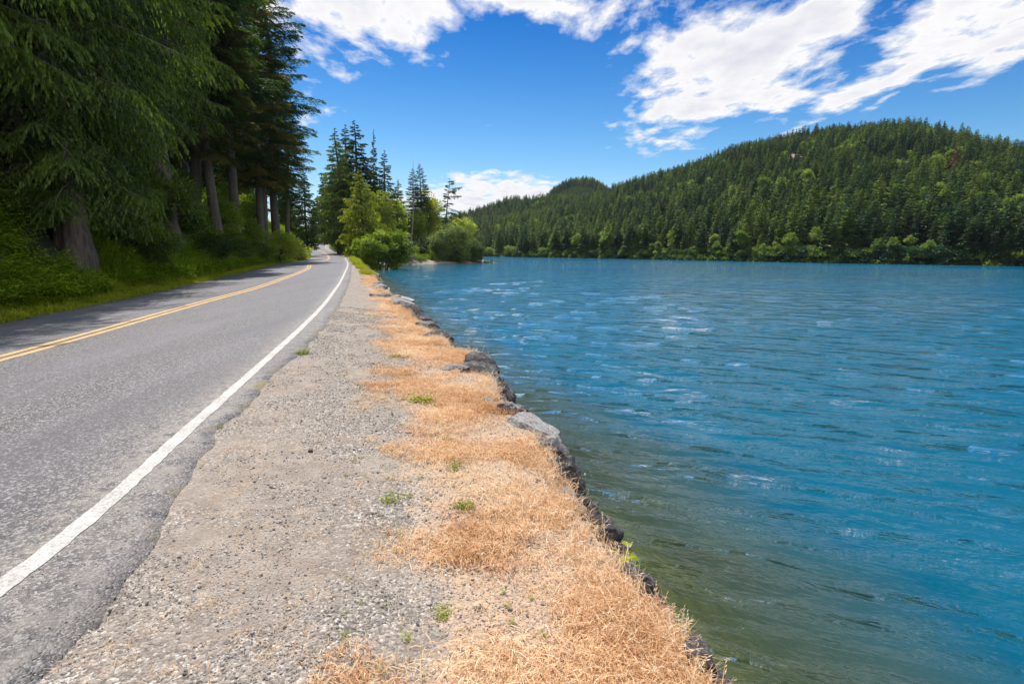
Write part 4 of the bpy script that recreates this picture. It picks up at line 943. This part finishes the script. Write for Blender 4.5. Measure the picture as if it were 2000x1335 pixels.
def hill_h(a, d):
    """ground height of the hill at azimuth a and distance d"""
    s = SH(a); r_ = RD(a); top = EYE + np.tan(RE(a)) * r_ - 11.5
    q = np.clip((d - s) / (r_ - s), 0, None)
    # a low wooded shelf comes forward at the left, the slope is steadier at the right
    left = sstep(math.radians(16), math.radians(-4), a)
    f = np.where(q < 1, (1 - left) * (q ** 1.0 * .35 + .65 * sstep(-.1, 1.0, q) * 1.0) + left * (.30 * sstep(0, .35, q) + .70 * sstep(.35, 1.0, q) ** 1.1), 1 - .5 * (q - 1))
    x = d * np.sin(a); y = d * np.cos(a)
    base = WATER + .4 + (top - WATER) * np.clip(f, -.2, 1) + (vnoise(x + 500, y, 60, 3) - .5) * 16 * np.clip(q * 2, 0, 1) * np.clip(2.2 - 2 * q, .15, 1)
    kx, ky = 1135, 352
    ka = az_of(kx, ky); kd = 900.; kt = math.tan(el_of(kx, 350)) * kd + EYE - 9
    kn = kt - 19 * np.abs((a - ka) / .052) ** 2.2 - 30 * ((d - kd) / 130) ** 2
    return np.where(d < s, WATER - (s - d) * .3 - .2, np.maximum(base, kn))
dd = np.concatenate([[-30, -4], np.linspace(0, 1, 70) ** 1.1 * 1]) 
rowsv = []
for a in AZ:
    s = float(SH(a)); ds = np.concatenate([[s - 14, s - 2], s + (1050 - s) * np.linspace(0, 1, 90) ** 1.25]); aa_ = np.full_like(ds, a)
    rowsv.append(np.stack([ds * np.sin(a), ds * np.cos(a), hill_h(aa_, ds)], 1))
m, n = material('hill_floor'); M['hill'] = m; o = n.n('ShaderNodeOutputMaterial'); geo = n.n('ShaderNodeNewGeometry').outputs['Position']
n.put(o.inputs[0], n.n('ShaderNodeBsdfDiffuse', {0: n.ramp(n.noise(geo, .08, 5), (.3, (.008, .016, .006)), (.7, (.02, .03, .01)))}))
add('hill', mesh_np('hill', np.concatenate(rowsv), grid_faces(len(AZ), 92)[:, ::-1], [M['hill']], None, True), kind='structure')

far_con = [conifer('far_fir_%d' % i, 200 + i, 17, .28, [56, 46, 62, 40][i], 10, 4, 1.0, .42, 'fir', 'farfir', .08, [3.3, 2.7, 3.8, 3.0][i], [.85, .8, .75, .6][i], [.0, .08, 0., .18][i], droopmax=-.25) for i in range(4)]
low_lf = [leafball('low_leaf_%d' % i, 214 + i, 3.4, 3.4, 3.6, 34, 46, .85, 'farleaf', 1.0, .55, cr=.34, stems=1) for i in range(2)]
far_lf = [leafball('far_leaf_%d' % i, 210 + i, 3.6, 3.3, 4.2, 46, 44, .8, 'farleaf', 5.0, .35, cr=.27, stems=1) for i in range(2)]
rust_t = conifer('dead_fir', 220, 16, .25, 40, 8, 4, .8, .3, 'fir', 'rust', .2, 2.8, .8, .2)
def merged(pair):
    """crown and trunk in one mesh for the uncounted wood"""
    a, b = pair; n1, n2 = len(a.vertices), len(b.vertices); v = np.empty((n1 + n2) * 3, np.float32); a.vertices.foreach_get('co', v[:n1*3]); b.vertices.foreach_get('co', v[n1*3:])
    f1 = np.empty(len(a.loops), np.int32); a.loops.foreach_get('vertex_index', f1); f2 = np.empty(len(b.loops), np.int32); b.loops.foreach_get('vertex_index', f2)
    tt = np.zeros(n1 + n2, np.float32); a.attributes['tint'].data.foreach_get('value', tt[:n1])
    return mesh_np(a.name + '_whole', v.reshape(-1, 3), np.concatenate([f1.reshape(-1, 4), f2.reshape(-1, 4) + n1]), [a.materials[0], b.materials[0]], {'tint': tt}, midx=np.r_[np.zeros(len(f1) // 4), np.ones(len(f2) // 4)])
# jittered cover of trees over the slope
pts = []
for i in range(60000):
    pass
    break
hr = np.random.default_rng(77)
def cand(n_, a0, a1):
    a = np.radians(a0) + np.radians(a1 - a0) * hr.random(n_); s = SH(a); mx = RD(a) + 70
    d = np.sqrt(s**2 + (mx**2 - s**2) * hr.random(n_)); return a, d
a, d = cand(30000, -20, 50)
ax, ay = d * np.sin(a), d * np.cos(a)
# thin: keep one per cell
cell = {}
for i in range(len(a)):
    k = (int(ax[i] // 3.5), int(ay[i] // 3.5))
    cell.setdefault(k, i)
ii = np.array(sorted(cell.values())); a, d, ax, ay = a[ii], d[ii], ax[ii], ay[ii]
# crowded row down at the waterline
wa = np.radians(np.linspace(-8, 50, 330)) + hr.normal(size=330) * .002; wdist = SH(wa) + 1 + 5 * hr.random(330)
# knoll
ka = az_of(1135, 352); ka_ = ka + (hr.random(700) - .5) * .15; kd_ = 830 + 110 * hr.random(700)
a = np.concatenate([a, wa, ka_]); d = np.concatenate([d, wdist, kd_]); ax, ay = d * np.sin(a), d * np.cos(a)
z = hill_h(a, d)
size = .48 + .46 * hr.random(len(a)) ** 1.2 + .18 * (vnoise(ax, ay, 45, 2) - .5); size *= np.where(d > RD(a) * .93, .85, 1.)
size[len(ii):len(ii) + 330] *= .6 + .5 * hr.random(330)
angular = size / d
pickv = hr.integers(4, size=len(a)); isleaf = (vnoise(ax, ay, 26, 3) > .62) & (hr.random(len(a)) < .35) & (d < RD(a) * .85) | ((np.arange(len(a)) >= len(ii)) & (np.arange(len(a)) < len(ii) + 330) & (hr.random(len(a)) < .10))
# bright broadleaf crowns seen at known places on the slope
def on_hill(px, py, lift=0.):
    aa0 = az_of(px, py); tt = math.tan(el_of(px, py))
    for dd_ in np.arange(float(SH(aa0)) + 1, 800, 3.):
        if float(hill_h(np.array(aa0), np.array(dd_))) + lift > EYE + tt * dd_: return aa0, dd_
    return aa0, float(RD(aa0))
BR = [(1312, 442, 1.3), (1300, 436, 1.0), (1275, 470, .8), (1228, 400, .9), (1250, 385, .7), (1358, 372, .9), (1415, 385, 1.1), (1430, 378, 1.0), (1395, 452, 1.0), (1375, 450, .9), (1495, 370, 1.1), (1510, 372, 1.0), (1525, 366, 1.0), (1560, 345, 1.2), (1578, 350, 1.2), (1365, 405, .9), (1595, 440, 1.0), (1590, 455, .8), (1492, 465, .9), (1545, 460, 1.1), (1745, 470, .9), (1780, 450, .9), (1970, 400, 1.1), (1985, 395, 1.0), (1910, 385, 1.0), (1935, 380, .9), (1925, 350, .9), (1815, 490, 1.0), (1712, 500, 1.0), (1285, 490, .9), (1400, 475, .9), (1150, 450, .8), (1180, 470, .7), (1720, 362, .8), (1110, 425, .7), (1520, 475, .8)]
def BRN(px, py):
    if py < 372 and px > 1600: return 'bright broadleaf tree high on the right of the hill'
    if 1480 < px < 1600 and py < 380: return 'bright broadleaf tree in the sunny cluster below the bare reddish rock'
    if px < 1290 and py < 410: return 'bright broadleaf tree by the orange-brown outcrop on the left slope'
    if px > 1880: return 'bright broadleaf tree far out at the right of the hillside'
    if 1340 < px < 1440 and py < 410: return 'bright broadleaf tree halfway up the hill left of the sunny cluster'
    if px < 1340: return 'bright broadleaf tree low on the left half of the far hillside'
    if px < 1420: return 'bright broadleaf tree low on the middle of the far hillside'
    return 'bright broadleaf tree low on the hillside under the summit'
order = np.argsort(-angular)
dens_keep = np.ones(len(a), bool)
tops = []
for px, py, s in BR:
    a_, d_ = on_hill(px, py, 7. * s); x, y = d_ * math.sin(a_), d_ * math.cos(a_); tops.append((x, y))
    place('broadleaf_tree', far_lf[random.randrange(2)], x, y, s * (.42 + .0013 * d_) * (.68 if py > 430 else 1.) * random.uniform(.75, 1.15), None, float(hill_h(np.array(a_), np.array(d_))), BRN(px, py), 'tree', BRN(px, py)[:50], sink=.3)
for (x, y) in tops: dens_keep &= ~((np.hypot(ax - x, ay - y) < 4.5) | ((np.abs(np.arctan2(ax, ay) - math.atan2(x, y)) < .013) & (d < math.hypot(x, y)) & (d > math.hypot(x, y) - 14)))
# shore trees and bushes one can pick out
for px, s, lab, k in [(996, 1.05, 'round bright green tree at the far waterline near the point', 0), (957, .95, 'pale green rounded tree at the far shore just past the reeds', 1), (1060, .9, 'pale tapering broadleaf tree on the far shore left of centre', 0),
        (1290, .7, 'low bright bush at the far waterline below the brightest slope trees', 1), (1352, .8, 'yellow-green waterside bush below the hill shoulder', 0), (1715, .9, 'bright round bush at the far waterline beneath the summit', 1), (1470, .75, 'mid green waterside bush right of centre shore', 0), (1815, 1.0, 'grey-green bush leaning over the water at the right shore', 1)]:
    a_ = az_of(px); d_ = float(SH(a_)) + 1.5; x, y = d_ * math.sin(a_), d_ * math.cos(a_)
    place('waterside_bush', low_lf[k], x, y, s * (.42 + d_ / 900), None, float(hill_h(np.array(a_), np.array(d_))), lab, 'bush', sink=.9)
    dens_keep &= ~((np.abs(a - a_) < .011) & (d < d_ + 6))
for px, py, sx, lab in [(1248, 404, 5, 'small orange-brown rock outcrop left on the far slope'), (1545, 327, 9, 'bare reddish brown rock face high on the hill'), (1575, 505, 1.3, 'brown rock at the far waterline right of centre'), (1470, 408, 3.5, 'tiny pale rock between trees mid slope')]:
    a_, d_ = on_hill(px, py) if py < 500 else (az_of(px), float(SH(az_of(px))) + 1); x, y = d_ * math.sin(a_), d_ * math.cos(a_)
    m_ = boulder('outcrop', int(px), 'outcrop', 7, 3); add('rock_outcrop', m_, loc=(x, y, float(hill_h(np.array(a_), np.array(d_))) + sx * .2), rotz=-a_, sc=(sx, sx * .7, sx * .62), label=lab, cat='outcrop')
    if py < 500: dens_keep &= ~((np.abs(a - a_) < sx / d_ * 1.0) & (d < d_ + 2) & (d > d_ - 16))
a_, d_ = on_hill(1862, 350); place('dead_conifer', rust_t, d_ * math.sin(a_), d_ * math.cos(a_), 1., None, float(hill_h(np.array(a_), np.array(d_))), 'single rust-red dead conifer on the upper right of the hill', 'dead tree')
dens_keep &= ~((np.abs(a - a_) < .008) & (d < d_ + 3) & (d > d_ - 14))
order = [i for i in order if dens_keep[i]]
inview = [i for i in order if math.radians(-4) < a[i] < math.radians(43)]
main = inview[:270]; ms = set(main)
for i in main:
    if isleaf[i]:
        place('broadleaf_tree', far_lf[i % 2], ax[i], ay[i], size[i] * .95, hr.random() * 6.28, z[i], 'green broadleaf tree growing between the conifers low on the far slope', 'tree', 'broadleaf trees low on the far slope', sink=.3)
    else:
        g_ = min(4, max(0, int((math.degrees(a[i]) + 4) / 9.5)))
        nm_ = ['behind the willows and reeds', 'below the low saddle of the ridge', 'below the rising shoulder of the hill', 'below the rounded summit', 'at the right end of the far shore'][g_]
        place('conifer', far_con[pickv[i]], ax[i], ay[i], (size[i] * 1.1, size[i] * 1.1, size[i]), hr.random() * 6.28, z[i], 'dark green conifer low on the far slope ' + nm_, 'tree', 'far slope conifers ' + nm_, sink=.3)
rest = np.array([i for i in order if i not in ms])
wh = [merged(p) for p in far_con] + [merged(p) for p in far_lf]
pk = np.where(isleaf[rest], 4 + (rest % 2), pickv[rest])
scatter('hillside_wood', np.column_stack([ax[rest], ay[rest], z[rest] - .4]), np.column_stack([rest * 0., rest * 0., hr.random(len(rest)) * 6.28]), size[rest] * np.where(isleaf[rest], .9, 1.), wh, pk)
# low growth along the far waterline
lw = merged(leafball('shore_scrub', 230, 2.2, 1.6, 1.2, 16, 34, .55, 'farleaf', 0, .4, cr=.4, low=-.3, stems=2)); lw2 = merged(leafball('shore_scrub_b', 231, 2.2, 1.6, 1.5, 16, 34, .55, 'farfir', 0, .4, cr=.4, low=-.3, stems=2))
k_ = 1300; wa = np.radians(-8 + 60 * hr.random(k_)); wdd = SH(wa) - .8 + 4 * hr.random(k_)
scatter('shore_scrub', np.column_stack([wdd * np.sin(wa), wdd * np.cos(wa), hill_h(wa, wdd) - .3]), rots_n(k_, .05), .4 + .75 * hr.random(k_), [lw, lw2], (hr.random(k_) < .72).astype(int))

# ------------------------------------------------------------------ air
m = D.materials.new('haze'); m.use_nodes = True; n = NT(m.node_tree)
o = n.n('ShaderNodeOutputMaterial'); n.put(o.inputs['Volume'], n.n('ShaderNodeVolumePrincipled', {'Color': (.80, .88, 1., 1), 'Density': .00005, 'Anisotropy': .2}))
me = box('haze', 2400, 2400, 230, m); add('haze', me, loc=(0, 900, -14), kind='stuff')
